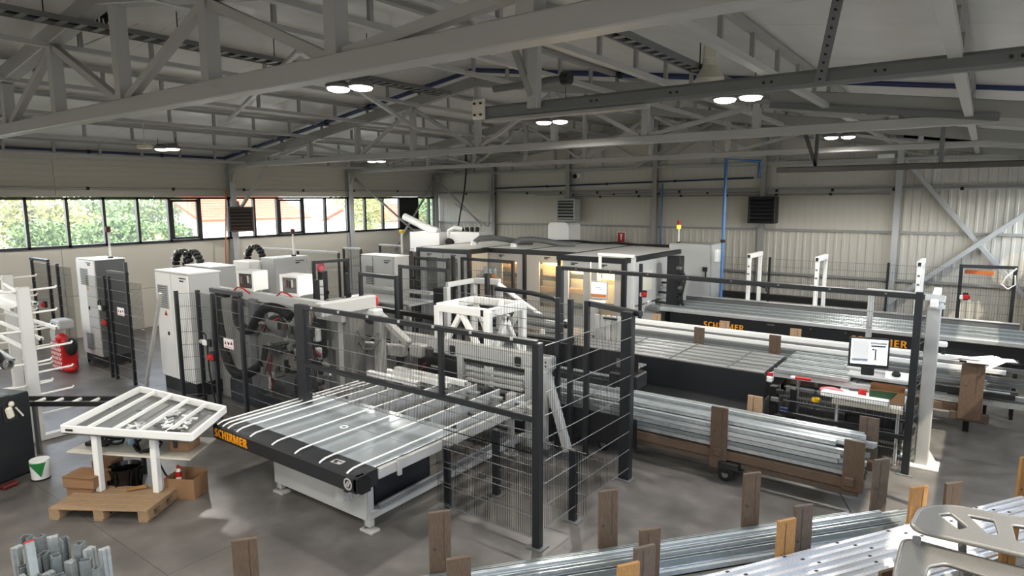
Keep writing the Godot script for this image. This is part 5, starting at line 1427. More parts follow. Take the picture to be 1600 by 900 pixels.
	var b0 := thing("service_box", "plain white service box on a legged frame behind the other boxes", "box", V(-15.1, 1.86, -8.75))
	obj("case", S().box(V(.4, .18, -.2), V(.72, .34, .42), Basis.IDENTITY, .015), M.white, b0)
	for x in [.08, .70]:
		obj("leg", S().box(V(x, -.9, -.1), V(.08, 1.85, .08)), M.light, b0)
	obj("cross_bar", S().box(V(.4, -.12, -.1), V(.7, .10, .06)), M.light, b0)

	# bright cell behind: table and rolls
	var t := thing("bright_table", "bright metal table of the inner cell behind the black posts", "table", V(-12.2, 0, -10.2))
	obj("table_top", S().box(V(.9, 1.35, -.2), V(2.2, .06, .8), Basis.IDENTITY, .01), M.alu, t)
	obj("upper_rail", S().box(V(.9, 1.55, -.5), V(2.3, .08, .12), Basis.IDENTITY, .01), M.light, t)
	for x in [0.0, .9, 1.8]:
		obj("leg", S().box(V(x, .66, 0), V(.1, 1.32, .1), Basis.IDENTITY, .01), M.light, t)
	obj("drum", S().lathe([Vector2(0, .16), Vector2(.22, .15), Vector2(.22, -.15), Vector2(0, -.16)], 18, Transform3D(Basis(Vector3.RIGHT, PI / 2), V(1.15, 1.12, .45))), M.brownp, t)
	obj("clamp", S().box(V(.45, 1.15, .4), V(.18, .4, .14), Basis.IDENTITY, .02), M.alu, t)
	var rl := thing("roll_stack", "white stacked rolls with a red beacon cap beside the pale cabinet", "machine", V(-12.95, 0, -9.75))
	obj("stand", S().box(V(0, .6, 0), V(.35, 1.2, .35)), M.midgrey, rl)
	for k in 3:
		obj("roll", S().lathe([Vector2(0, .07), Vector2(.16, .06), Vector2(.17, 0), Vector2(.16, -.06), Vector2(0, -.07)], 16, Transform3D(Basis.IDENTITY, V(0, 1.3 + k * .2, 0))), M.white, rl)
	obj("cap", S().ball(V(.02, 2.08, 0), V(.10, .13, .10), 12, 7), M.pink, rl)
	obj("stem", S().box(V(0, 1.85, 0), V(.10, .3, .10), Basis.IDENTITY, .02), M.ink, rl)

	# white tower frame over the line
	var w := thing("tower_frame", "white welded square frame with diagonal struts above the machine line", "frame", V(-7.17, 0, -7.7))
	var X := 1.05; var Z := -.92
	for p in [V(0, 0, 0), V(X, 0, 0), V(0, 0, Z), V(X, 0, Z)]:
		obj("leg", S().box(p + V(0, 1.32, 0), V(.11, 1.3, .11), Basis.IDENTITY, .01), M.white, w)
	for q in [[V(0, 0, 0), V(X, 0, 0)], [V(0, 0, Z), V(X, 0, Z)], [V(0, 0, 0), V(0, 0, Z)], [V(X, 0, 0), V(X, 0, Z)]]:
		obj("top_rail", S().bar(q[0] + V(0, 1.94, 0), q[1] + V(0, 1.94, 0), .10, .13, Vector3.UP, .01), M.white, w)
	obj("top_strut", S().bar(V(.62, 1.96, Z), V(X, 1.96, -.3), .08, .08, Vector3.UP, .008), M.white, w)
	for q in [[V(.05, 1.2, 0), V(.48, 1.86, 0)], [V(.98, 1.2, 0), V(.52, 1.86, 0)], [V(X, 1.15, Z + .08), V(X, 1.85, -.42)], [V(X, 1.2, -.08), V(X, 1.85, -.5)], [V(.4, 1.2, Z), V(.05, 1.85, Z)], [V(.55, 1.15, Z), V(.98, 1.85, Z)]]:
		obj("diagonal", S().bar(q[0], q[1], .08, .08, Vector3.UP, .008), M.white, w)
	for y in [1.99]:
		obj("end_cap", S().box(V(-.06, 1.94, 0), V(.008, .09, .06)), M.ink, w)
		obj("end_cap", S().box(V(X - .08, 1.94, .056), V(.05, .10, .008)), M.ink, w)
	obj("base_beam", S().box(V(.5, .62, -.45), V(1.3, .12, 1.1), Basis.IDENTITY, .01), M.anth, w)
	for x in [0.05, .95]:
		obj("base_leg", S().box(V(x, .28, -.45), V(.14, .56, .14)), M.anth, w)
	var w2 := thing("tower_frame", "second white frame with a long slanted rail behind the square frame", "frame", V(-8.6, 0, -9.5))
	obj("top_rail", S().bar(V(0, 2.0, 0), V(0, 2.0, -.85), .08, .10, Vector3.UP, .01), M.light, w2)
	obj("top_rail", S().bar(V(0, 2.0, -.85), V(.62, 2.0, -.95), .12, .12, Vector3.UP, .01), M.light, w2)
	for p in [V(0, 0, -.85), V(.6, 0, -.95), V(0, 0, 0)]:
		obj("leg", S().box(p + V(0, .98, 0), V(.11, 1.96, .11), Basis.IDENTITY, .01), M.light, w2)
	obj("slanted_rail", S().tube([V(.62, 1.96, -.9), V(1.2, 1.62, -.95), V(1.75, 1.32, -1.0), V(2.1, 1.30, -1.0), V(2.3, 1.36, -1.0)], .05, 8), M.white, w2)
	obj("rail_box", S().box(V(1.9, 1.22, -1.0), V(.35, .2, .2), Basis.IDENTITY, .03), M.light, w2)
	obj("plug", S().box(V(2.2, 1.28, -1.0), V(.09, .14, .12), Basis.IDENTITY, .02), M.ink, w2)

	# line bodies seen between tower frame and enclosure
	var lb := thing("transfer_line", "flat grey slatted transfer line running behind the tower frame", "conveyor", V(-6.9, 0, -8.7))
	for i in 9:
		obj("slat", S().box(V(.9, .93, -.1 - i * .12), V(3.2, .03, .085), Basis.IDENTITY, .006), M.midgrey if i % 3 else M.galv2, lb)
	obj("front_board", S().box(V(.9, .66, .02), V(3.2, .5, .04), Basis.IDENTITY, .01), M.anth, lb)
	obj("frame", S().box(V(.9, .42, -.6), V(3.1, .84, 1.0)), M.anth, lb)
	var lc := thing("press_table", "dark table with bottles and a white clamp behind the slatted transfer line", "table", V(-7.4, 0, -10.15))
	obj("table_top", S().box(V(.5, 1.12, 0), V(1.6, .05, .5), Basis.IDENTITY, .01), M.midgrey, lc)
	obj("body", S().box(V(.5, .8, -.05), V(1.5, .55, .4), Basis.IDENTITY, .02), M.black, lc)
	obj("leg", S().box(V(.0, .27, 0), V(.1, .54, .3)), M.black, lc)
	obj("leg", S().box(V(1.0, .27, 0), V(.1, .54, .3)), M.black, lc)
	obj("clamp", S().box(V(.75, 1.18, .12), V(.10, .10, .08), Basis.IDENTITY, .02), M.white, lc)
	obj("pipe_bank", S().tube([V(-.2, 1.32, .05), V(1.1, 1.30, .05)], .05, 8).tube([V(-.2, 1.46, -.05), V(1.1, 1.44, -.05)], .05, 8), M.midgrey, lc)
	# second screen seen through the fence
	var ar := thing("screen_arm", "white overhead arm carrying a small screen in front of the enclosure", "arm", V(-7.2, 0, -13.2))
	obj("arm", S().bar(V(0, 2.42, 0), V(.95, 2.42, .1), .07, .07, Vector3.UP, .008), M.white, ar)
	obj("drop_tube", S().box(V(.05, 2.05, .0), V(.06, .75, .06), Basis.IDENTITY, .008), M.white, ar)
	obj("column", S().box(V(.92, 1.2, .05), V(.09, 2.4, .09), Basis.IDENTITY, .01), M.light, ar)
	var sc := thing("monitor", "small lit monitor on the white overhead arm before the enclosure", "monitor", V(-7.15, 1.58, -13.15), .1)
	obj("housing", S().box(V(0, 0, -.03), V(.42, .42, .05), Basis.IDENTITY, .01), M.light, sc)
	obj("screen", S().box(V(0, .05, 0), V(.37, .26, .006)), M.screen, sc)
	obj("screen_print", S().box(V(0, -.13, .002), V(.37, .06, .004)), M.orange_label, sc)
	obj("screen_print", S().box(V(.02, .06, .004), V(.24, .012, .002)).box(V(-.02, .02, .004), V(.22, .012, .002)), M.midgrey, sc)
	obj("keyboard", S().box(V(0, -.26, .12), V(.42, .03, .2), Basis(Vector3.RIGHT, .2), .006), M.white, sc)
	emergency_switch("red emergency switch on the dark post beside the small lit monitor", V(-6.2, 1.52, -13.6))
	tag(obj("fence_post", S().box(V(-6.35, 1.1, -13.7), V(.07, 2.2, .07), Basis.IDENTITY, .006), M.anth), "black post with red switch beside the small lit monitor", "post")
	var gp := thing("grey_panel", "ribbed grey panel with a black handle under the small lit monitor", "panel", V(-6.0, 0, -9.4))
	for k in 7:
		obj("rib", S().box(V(k * .12, 1.0, -1.6), V(.10, .9, .03), Basis.IDENTITY, .008), M.steel if k % 2 else M.light, gp)
	obj("handle", S().box(V(.3, 1.40, -1.56), V(.3, .04, .04), Basis.IDENTITY, .01), M.ink, gp)
	obj("frame", S().box(V(.36, .5, -1.63), V(.95, 1.0, .03)), M.midgrey, gp)

# ---------------------------------------------------------------- feed table in the middle of the picture
func build_feed_table() -> void:
	var o := thing("feed_table", "big steel feed table with white rods and a black lettered front beam", "table", V(-7.78, 0, -4.10))
	var L := 2.76
	# black front beam, bevelled
	var po := PackedVector2Array([Vector2(0, .68), Vector2(0, .835), Vector2(-.03, .86), Vector2(-.30, .86), Vector2(-.30, .68)])
	obj("front_beam", S().prism(po, Transform3D(Basis(V(0, 0, 1), V(0, 1, 0), V(-1, 0, 0)), V(L, 0, 0)), L), M.anth, o)
	obj("beam_end", S().prism(PackedVector2Array([Vector2(0, .70), Vector2(0, .84), Vector2(-.03, .86), Vector2(-.12, .86), Vector2(-.18, .80), Vector2(-.18, .66), Vector2(-.05, .66)]), Transform3D(Basis(V(0, 0, 1), V(0, 1, 0), V(-1, 0, 0)), V(L + .02, 0, 0)), .06), M.black, o)
	lettering("SCHIRMER", .105, .008, M.letters, o, Transform3D(Basis.IDENTITY, V(.41, .765, .006)))
	# round emblem and small plate
	obj("emblem_ring", S().lathe([Vector2(.052, 0), Vector2(.066, .004), Vector2(.066, .008), Vector2(.048, .008), Vector2(.048, 0)], 24, Transform3D(Basis(Vector3.RIGHT, PI / 2), V(L - .12, .765, .002))), M.steel, o)
	obj("emblem_mark", S().box(V(L - .135, .765, .006), V(.02, .07, .006), Basis(Vector3.BACK, -.5)).box(V(L - .105, .765, .006), V(.02, .07, .006), Basis(Vector3.BACK, -.5)), M.steel, o)
	obj("type_plate", S().box(V(L - .48, .863, -.16), V(.14, .006, .09), Basis(Vector3.UP, .1)), M.steel, o)
	obj("type_mark", S().box(V(L - .50, .867, -.15), V(.04, .004, .07), Basis(Vector3.UP, .6)).box(V(L - .45, .867, -.17), V(.06, .004, .012)), M.ink, o)
	# steel sheets
	for i in 2:
		obj("steel_sheet", S().box(V(L / 2 - .02, .848, -.30 - .34 - i * .71), V(L - .10, .012, .70), Basis.IDENTITY, .003), M.sheet, o)
	obj("ring_mark", S().lathe([Vector2(.035, 0), Vector2(.035, .002), Vector2(.055, .002), Vector2(.055, 0)], 14, Transform3D(Basis.IDENTITY, V(1.45, .856, -.92))), M.paper, o)
	var xs := [.08, .20, .32, .52, .81, 1.26, 1.70, 2.14, 2.60]
	for i in 9:
		var x: float = xs[i]
		var zr := -2.45 if i < 4 else (-2.2 - .2 * (i - 4) if i < 7 else -3.3)
		if i >= 4: zr = -3.25
		obj("support_rod", S().tube([V(x, .862, -.02), V(x, .878, -.055), V(x, .89, -.10), V(x, .895, -.2), V(x, .895, zr)], .0105, 8), M.rod, o)
		if i >= 3:
			obj("rod_plate", S().box(V(x, .76, (-1.75 + zr) / 2), V(.014, .25, -zr - 1.75), Basis.IDENTITY, .003), M.light, o)
	# base
	obj("front_panel", S().box(V(1.60, .41, -.38), V(1.74, .54, .03), Basis.IDENTITY, .006), M.light, o)
	obj("left_panel", S().box(V(.74, .41, -1.9), V(.03, .5, 3.0)), M.light, o)
	obj("side_rail", S().box(V(L - .02, .79, -1.86), V(.05, .12, 3.1), Basis.IDENTITY, .008), M.steel, o)
	obj("side_rail", S().box(V(.03, .79, -1.86), V(.05, .12, 3.1), Basis.IDENTITY, .008), M.steel, o)
	obj("lower_rail", S().box(V(2.48, .20, -1.9), V(.07, .10, 3.0), Basis.IDENTITY, .01), M.steel, o)
	obj("side_tray", S().box(V(2.40, .42, -1.0), V(.03, .36, .9)), M.anth, o)
	obj("cable_duct", S().box(V(2.52, .30, -1.7), V(.05, .07, 2.4), Basis(Vector3.RIGHT, .02), .008), M.midgrey, o)
	obj("rail_stop", S().box(V(L + .015, .78, -.60), V(.03, .20, .06), Basis.IDENTITY, .006), M.steel, o)
	for x in [.80, 2.46]:
		for z in [-.42, -3.1]:
			obj("leg", S().box(V(x, .36, z), V(.08, .60, .08), Basis.IDENTITY, .008), M.steel, o)
			obj("leg_foot", S().box(V(x, .015, z), V(.20, .03, .14), Basis.IDENTITY, .006), M.steel, o)
			obj("levelling_bolt", S().tube([V(x - .05, .02, z + .03), V(x - .05, .16, z + .03)], .014, 8), M.midgrey, o)
	obj("motor", S().lathe([Vector2(0, .30), Vector2(.085, .30), Vector2(.09, .44), Vector2(.09, .58), Vector2(0, .60)], 16, Transform3D(Basis.IDENTITY, V(2.18, .06, -.28))), M.steel, o)
	obj("motor_box", S().box(V(2.29, .52, -.27), V(.07, .08, .08), Basis.IDENTITY, .012), M.ink, o)
	obj("motor_cable", S().tube([V(2.32, .48, -.27), V(2.40, .42, -.25), V(2.52, .50, -.22), V(2.58, .66, -.2)], .012, 6), M.steel, o)
	# rear cross members with grippers
	for i in 3:
		obj("cross_member", S().box(V(1.55, .70 - .02 * i, -2.55 - i * .38), V(2.5, .10, .08), Basis.IDENTITY, .01), M.midgrey, o)
	for i in 6:
		var x := .35 + i * .42
		obj("gripper", S().box(V(x, .86, -3.12), V(.10, .14, .16), Basis.IDENTITY, .02), M.steel if i % 2 else M.anth, o)
		obj("gripper_rail", S().box(V(x + .18, .84, -3.05), V(.26, .035, .08), Basis.IDENTITY, .008), M.galv, o)
	obj("lamp_bracket", S().box(V(L + .06, .70, -3.1), V(.16, .22, .12), Basis.IDENTITY, .02), M.steel, o)
	# three bright profiles lying across
	for e in [[-7.80, -6.72, 1.1, "short"], [-7.83, -6.95, 1.55, "lower long"], [-7.62, -7.15, 1.5, "upper long"]]:
		profile("bright white %s profile lying across the rear of the feed table" % e[3], "", c_profile(.09, .07, .006), V(e[0], .91, e[1]), V(1, 0, 0), e[2], M.rod)

	# cross beam behind the table
	var c := thing("gripper_beam", "pale beam with black sockets and uprights behind the feed table", "machine", V(-8.3, 0, -7.62))
	obj("beam", S().box(V(1.75, 1.30, 0), V(3.3, .22, .10), Basis.IDENTITY, .012), M.light, c)
	obj("beam_cover", S().box(V(1.75, 1.425, -.02), V(3.3, .03, .14), Basis.IDENTITY, .006), M.steel, c)
	obj("beam_under_rail", S().box(V(1.9, 1.16, .0), V(3.0, .05, .08)), M.black, c)  # plain black strip along the underside of the beam
	for x in [.4, 1.55, 2.85]:
		obj("socket", S().box(V(x, 1.30, .06), V(.10, .14, .05), Basis.IDENTITY, .012), M.ink, c)
		obj("socket_plate", S().box(V(x - .14, 1.30, .055), V(.10, .16, .03), Basis.IDENTITY, .008), M.light, c)
	for x in [1.72, 3.05]:
		obj("upright", S().box(V(x, .62, .05), V(.12, 1.2, .08), Basis.IDENTITY, .01), M.light, c)
	obj("dark_cover", S().box(V(1.22, .93, .06), V(.85, .40, .06), Basis.IDENTITY, .012), M.black, c)
	obj("cover_label", S().box(V(1.22, .98, .095), V(.22, .03, .004)), M.steel, c)
	for k in 4:
		obj("louvre_strip", S().box(V(2.38, .78 + k * .09, .05), V(1.1, .05, .06), Basis.IDENTITY, .01), [M.midgrey, M.light, M.steel, M.light][k], c)
	obj("base_panel", S().box(V(1.75, .4, -.05), V(3.3, .5, .05)), M.black, c)
	var st := thing("slanted_strut", "white upright with a slanted strut behind the fence corner", "strut", V(-5.02, 0, -7.66))
	obj("upright", S().box(V(0, .70, 0), V(.14, 1.36, .12), Basis.IDENTITY, .01), M.light, st)
	obj("head", S().box(V(.03, 1.34, .02), V(.24, .20, .16), Basis.IDENTITY, .02), M.light, st)
	for e in [V(.0, 1.40, .103), V(.06, 1.36, .103), V(.06, 1.30, .103)]:
		obj("bolt_hole", S().box(e, V(.025, .025, .006)), M.ink, st)
	obj("strut", S().bar(V(.06, 1.22, .08), V(.44, .10, .08), .11, .11, Vector3.UP, .01), M.light, st)
	obj("foot_plate", S().box(V(.2, .012, .05), V(.75, .024, .22)), M.midgrey, st)

# ---------------------------------------------------------------- left side: tray table, pallet, rack, black machine
func build_left_side() -> void:
	var rng := RandomNumberGenerator.new(); rng.seed = 5
	var t := thing("tray_table", "white welded tray table with slats, standing on two posts", "table", V(-8.5, 0, -3.3))
	var P := -V(-8.5, 0, -3.3)
	var h := 1.0
	var FL := V(-8.87, h, -2.80); var FR := V(-7.29, h, -3.58); var BR := V(-7.92, h, -4.36); var BL := V(-9.83, h, -4.13)
	for e in [[FL, FR], [FR, BR], [BR, BL], [BL, FL]]:
		obj("frame_bar", S().bar(P + e[0] - V(0, .045, 0), P + e[1] - V(0, .045, 0), .035, .09, Vector3.UP, .006), M.white, t)
	for k in range(1, 5):
		var f := k / 5.0
		obj("slat", S().bar(P + FL.lerp(FR, f) - V(0, .025, 0), P + BL.lerp(BR, f) - V(0, .025, 0), .025, .05, Vector3.UP, .005), M.white, t)
	var pan := S()
	pan.quad(P + FL + V(0, -.105, 0), P + FR + V(0, -.105, 0), P + BR + V(0, -.105, 0), P + BL + V(0, -.105, 0), Vector3.UP)
	pan.quad(P + FL + V(0, -.112, 0), P + FR + V(0, -.112, 0), P + BR + V(0, -.112, 0), P + BL + V(0, -.112, 0), Vector3.DOWN)
	obj("pan", pan, M.midgrey, t)
	for e in [V(-8.57, 0, -3.05), V(-7.96, 0, -3.45)]:
		obj("leg", S().box(P + e + V(0, .52, 0), V(.08, .75, .08), Basis(Vector3.UP, .45), .008), M.white, t)
	obj("rear_leg", S().box(P + V(-9.0, .45, -3.75), V(.05, .9, .05)), M.anth, t)
	obj("badge", S().box(P + FL.lerp(FR, .07) + V(.012, -.05, .02), V(.10, .025, .004), Basis(Vector3.UP, .46)), M.ink, t)
	obj("shelf_board", S().prism(PackedVector2Array([Vector2(-9.04, -2.88), Vector2(-7.54, -3.66), Vector2(-7.95, -4.22), Vector2(-9.35, -3.45)]), Transform3D(Basis(V(1, 0, 0), V(0, 0, 1), V(0, -1, 0)), P + V(0, .60, 0)), .02), M.cream, t)
	# scraps lying in the tray
	for i in 22:
		var q := FL.lerp(FR, rng.randf_range(.22, .9)).lerp(BL.lerp(BR, rng.randf_range(.3, .9)), rng.randf_range(.15, .8))
		var s := S()
		s.bar(V(-.08, 0, 0), V(.08, .005, .0), .025, .02).bar(V(.0, 0, 0), V(.02, .01, .09), .02, .015)
		var m := obj("profile_scrap", s, [M.galv3, M.rod, M.midgrey, M.alu][i % 4])
		m.position = V(q.x, .918, q.z); m.rotation.y = rng.randf() * TAU
		tag(m, "small metal profile offcut lying in the white tray table", "offcut", "metal offcuts in the white tray table")
	# pallet
	var pl := thing("pallet", "pale wooden pallet lying on the floor before the tray table", "pallet", V(-8.57, 0, -2.49), .575)
	for k in 5:
		obj("deck_board", S().box(V(.6, .133, -.06 - k * .125), V(1.2, .022, .118), Basis.IDENTITY, .003), M.plank_pale, pl)
	for x in [.06, .6, 1.14]:
		obj("bearer", S().box(V(x, .111, -.31), V(.12, .022, .62)), M.plank_pale, pl)
		for z in [-.06, -.31, -.56]:
			obj("block", S().box(V(x, .06, z), V(.13, .08, .11), Basis.IDENTITY, .004), M.wood_pale, pl)
		obj("runner", S().box(V(x, .011, -.31), V(.11, .022, .62)), M.plank_pale, pl)
	# boxes, bin, tools
	var cb := [["flat brown carton on top of the small stack beside the pallet", V(-8.75, .22, -2.98), V(.42, .14, .30)], ["brown carton at the bottom of the small stack beside the pallet", V(-8.78, 0, -2.98), V(.34, .21, .26)], ["brown carton behind the bin, beside the white table post", V(-9.02, 0, -3.32), V(.28, .36, .22)]]
	for e in cb:
		var b := thing("carton", e[0], "box", e[1], .5)
		obj("body", S().box(V(0, e[2].y / 2, 0), e[2], Basis.IDENTITY, .004), M.card, b)
		obj("tape", S().box(V(0, e[2].y + .001, 0), V(e[2].x, .002, .05)), M.card2, b)
		obj("lid_flap", S().bar(V(-e[2].x / 2, e[2].y, e[2].z / 2), V(e[2].x / 2, e[2].y, e[2].z / 2 + .01), .03, .004), M.card2, b)
	var ob := thing("open_carton", "open brown carton with tools standing right of the tray table post", "box", V(-7.92, 0, -3.78), .5)
	for e in [[V(0, .13, .14), V(.40, .26, .006)], [V(0, .15, -.14), V(.40, .30, .006)], [V(.2, .13, 0), V(.006, .26, .28)], [V(-.2, .13, 0), V(.006, .26, .28)]]:
		obj("side", S().box(e[0], e[1]), M.card, ob)
	obj("bottom", S().box(V(0, .005, 0), V(.4, .01, .28)), M.card2, ob)
	var sp := thing("spray_can", "red and white spray can standing in the open carton", "can", V(-7.98, .02, -3.72))
	obj("body", S().lathe([Vector2(0, 0), Vector2(.034, 0), Vector2(.034, .30), Vector2(.02, .33), Vector2(0, .33)], 12), M.white, sp)
	obj("band", S().lathe([Vector2(.035, .22), Vector2(.035, .29)], 12), M.red, sp)
	obj("cap", S().lathe([Vector2(.02, .33), Vector2(.018, .37), Vector2(0, .37)], 10), M.red, sp)
	var bn := thing("waste_bin", "round waste bin lined with a black plastic bag under the tray table", "bin", V(-8.62, 0, -3.36))
	obj("bag", S().lathe([Vector2(.15, 0), Vector2(.17, .10), Vector2(.165, .2), Vector2(.19, .31), Vector2(.205, .34), Vector2(.19, .35), Vector2(.17, .30), Vector2(.15, .05), Vector2(0, .04)], 18), M.bag, bn)
	for k in 7:
		var a := k * .9
		obj("bag_fold", S().tube([V(cos(a) * .20, .33, sin(a) * .20), V(cos(a + .1) * .195, .2, sin(a + .1) * .195), V(cos(a + .05) * .17, .05, sin(a + .05) * .17)], .014, 5), M.bag, bn)
	var ex := [["coiled black cable heap on the tray table shelf", V(-8.78, .62, -3.32), 0], ["second coil of black hose hanging off the tray table shelf", V(-8.28, .64, -3.55), 1]]
	for e in ex:
		var pts := []
		for i in 40:
			var a := i * .55
			pts.append(V(cos(a) * (.16 + .03 * sin(i * 1.3)), .03 + .0022 * i + .02 * sin(i * .9), sin(a) * (.11 + .02 * cos(i * 1.7))))
		var m := obj("cable_coil", S().tube(pts, .016, 6), M.rubber)
		m.position = e[1]
		if e[2] == 1: m.rotation = V(.9, .4, 0)
		tag(m, e[0], "cable")
	var wb := thing("water_bottle", "clear bluish bottle standing on the tray table shelf", "bottle", V(-8.62, .60, -3.46))
	obj("body", S().lathe([Vector2(0, 0), Vector2(.04, 0), Vector2(.045, .12), Vector2(.04, .18), Vector2(.016, .24), Vector2(.016, .26)], 12), M.bottle, wb)
	obj("cap", S().lathe([Vector2(.018, .25), Vector2(.018, .28), Vector2(0, .28)], 10), M.blue, wb)
	tag(obj("cardboard_box", S().box(V(-7.93, .67, -3.80), V(.26, .13, .24), Basis(Vector3.UP, .5), .004), M.card), "low brown box on the end of the tray table shelf", "box")
	tag(obj("tool_case", S().box(V(-8.92, .63, -3.20), V(.30, .05, .12), Basis(Vector3.UP, .5), .008), M.ink), "flat black tool case on the shelf behind the left table post", "case")
	var dr := thing("power_drill", "red and black cordless drill standing on the brown shelf box", "tool", V(-7.93, .74, -3.76), .6)
	obj("handle", S().bar(V(0, .0, 0), V(.015, .13, 0), .035, .05, Vector3.BACK, .01), M.red, dr)
	obj("motor_body", S().tube([V(-.08, .16, 0), V(.06, .16, 0)], .036, 10), M.ink, dr)
	obj("chuck", S().lathe([Vector2(.03, 0), Vector2(.018, .06), Vector2(0, .07)], 10, Transform3D(Basis(Vector3.BACK, -PI / 2), V(.06, .16, 0))), M.midgrey, dr)
	obj("battery", S().box(V(0, -.01, 0), V(.10, .05, .07), Basis.IDENTITY, .01), M.ink, dr)
	tag(obj("clamp", S().box(V(-7.55, .96, -3.50), V(.16, .10, .07), Basis(Vector3.UP, .5), .015).box(V(-7.53, .86, -3.50), V(.05, .14, .04), Basis(Vector3.UP, .5), .01), M.ink), "black clamp fixed on the front corner of the tray table", "clamp")
	tag(obj("floor_cable", S().tube([V(-9.1, .62, -3.9), V(-8.75, .45, -3.75), V(-8.3, .2, -3.7), V(-8.05, .03, -3.75)], .012, 6), M.rubber), "thin black cable slanting from the tray table shelf to the floor", "cable")
	tag(obj("wood_scrap", S().box(V(-8.22, .175, -3.32), V(.22, .03, .05), Basis(Vector3.UP, 1.1), .004), M.plank_orange), "small wood scrap lying on the pallet edge", "scrap")

	# drum of green and white
	var cn := thing("paint_can", "white can with a green triangle standing by the black machine", "can", V(-9.98, 0, -2.86), .5)
	obj("body", S().lathe([Vector2(0, .01), Vector2(.105, .01), Vector2(.115, .27), Vector2(.11, .275), Vector2(.10, .27), Vector2(0, .265)], 22), M.white, cn)
	obj("green_print", S().prism(PackedVector2Array([Vector2(-.10, .25), Vector2(.08, .25), Vector2(.02, .06)]), Transform3D(Basis(Vector3.UP, .55), V(.012, .0, .0)), .119), M.green, cn)
	obj("base_rim", S().lathe([Vector2(.11, 0), Vector2(.11, .02), Vector2(.10, .02)], 22), M.ink, cn)

	# black machine at the edge
	var bm := thing("black_machine", "black machine body with a paper label at the picture edge", "machine", V(-10.32, 0, -2.93), atan2(-.94, .33) + PI / 2 + .0)
	bm.rotation.y = 1.91
	# local x runs along the face towards the viewer's side, local z is the outward normal
	obj("body", S().box(V(-.75, .58, -.45), V(1.5, 1.12, .9), Basis.IDENTITY, .02), M.anth, bm)
	obj("body_top", S().box(V(-.85, 1.155, -.45), V(1.25, .03, .84), Basis.IDENTITY, .008), M.midgrey, bm)
	obj("plinth", S().box(V(-.75, .03, -.47), V(1.4, .06, .84)), M.ink, bm)
	obj("head", S().box(V(-.55, 1.42, -.55), V(.66, .55, .6), Basis.IDENTITY, .03), M.black, bm)
	obj("label_plate", S().box(V(-.32, 1.53, -.245), V(.13, .19, .006)), M.paper, bm)
	obj("button_box", S().box(V(-.50, 1.50, -.24), V(.15, .22, .03), Basis.IDENTITY, .008), M.ink, bm)
	for y in [1.46, 1.54]:
		obj("button", S().ball(V(-.50, y, -.22), V(.02, .02, .02), 9, 6), M.white, bm)
	obj("arm", S().bar(V(-.5, 1.75, -.5), V(-.10, 1.72, -.45), .14, .12, Vector3.UP, .03), M.ink, bm)
	obj("arm", S().bar(V(-.12, 1.74, -.45), V(.0, 1.50, -.45), .12, .10, Vector3.UP, .03), M.ink, bm)
	obj("clamp_ring", S().lathe([Vector2(.05, -.04), Vector2(.08, -.03), Vector2(.08, .03), Vector2(.05, .04)], 14, Transform3D(Basis(Vector3.RIGHT, PI / 2), V(.03, 1.48, -.40))), M.midgrey, bm)
	obj("post", S().tube([V(-.72, 1.6, -.5), V(-.72, 2.1, -.5)], .09, 10), M.ink, bm)
	obj("pocket", S().box(V(-.28, .92, .004), V(.18, .22, .02)), M.ink, bm)
	obj("rag", S().box(V(-.30, .93, .03), V(.09, .16, .05), Basis(Vector3.BACK, .2), .02).ball(V(-.27, 1.04, .03), V(.04, .04, .03), 8, 5), M.cream, bm)
	obj("tool_handle", S().tube([V(-.22, .98, .03), V(-.14, .84, .04)], .012, 6), M.cream, bm)
	obj("side_socket", S().box(V(-.62, .25, .005), V(.06, .10, .03), Basis.IDENTITY, .01), M.light, bm)
	obj("pedal", S().box(V(-.5, .03, .16), V(.2, .05, .12), Basis.IDENTITY, .015), M.maroon, bm)
	# roller track
	var rt := thing("roller_track", "short black roller track with white rollers behind the tray table", "conveyor", V(-11.1, .80, -2.95), .62)
	for z in [.0, -.26]:
		obj("side_rail", S().box(V(.7, 0, z), V(1.7, .07, .03), Basis.IDENTITY, .005), M.ink, rt)
	for k in 6:
		obj("roller", S().tube([V(.0 + k * .27, .0, -.01), V(.0 + k * .27, .0, -.25)], .024, 10), M.white, rt)
	for x in [.2, 1.3]:
		obj("leg", S().box(V(x, -.40, -.13), V(.05, .8, .05)), M.midgrey, rt)

	# cantilever rack
	for i in 2:
		var q: Vector3 = [V(-11.60, 0, -3.35), V(-13.7, 0, -3.75)][i]
		var r := thing("cantilever_rack", ["tall white cantilever rack post with arms, beside the black machine", "second white cantilever rack post, half hidden behind the bundle of white profiles"][i], "rack", q)
		var H := 2.42
		obj("post", S().box(V(0, H / 2, 0), V(.11, H, .16), Basis.IDENTITY, .012), M.pale, r)
		obj("foot", S().bar(V(0, .05, .5), V(0, .05, -.5), .12, .09, Vector3.UP, .01), M.pale, r)
		var ys := [2.36, 2.01, 1.75, 1.45, 1.24, 1.08, .90, .73, .42]
		for k in 9:
			var reach: float = [.42, .40, .38, .56, .26, .54, .25, .52, .5][k]
			obj("arm", S().tube([V(0, ys[k], -.06), V(0, ys[k] + .01, -reach), V(0, ys[k] + .04, -reach - .02)], .017, 8), M.white, r)
			if k % 2 == 0:
				obj("arm", S().tube([V(0, ys[k], .06), V(0, ys[k] + .01, .4), V(0, ys[k] + .04, .42)], .017, 8), M.white, r)
		if i == 0:
			obj("back_rail", S().bar(V(-2.1, 2.28, -.35), V(0, 2.25, -.05), .05, .05, Vector3.UP, .008), M.white, r)
	for i in 8:
		profile("white long profile, %s of those lying in the upper bundle on the cantilever rack" % ORD[i], "white profiles on the upper rack arms", c_profile(.07, .05, .006), V(-14.2 + .05 * (i % 3), 2.03 + .05 * (i / 5), -3.72 + .075 * (i % 5)), V(1, 0, .06), 2.25 - .06 * (i % 2), M.rod)
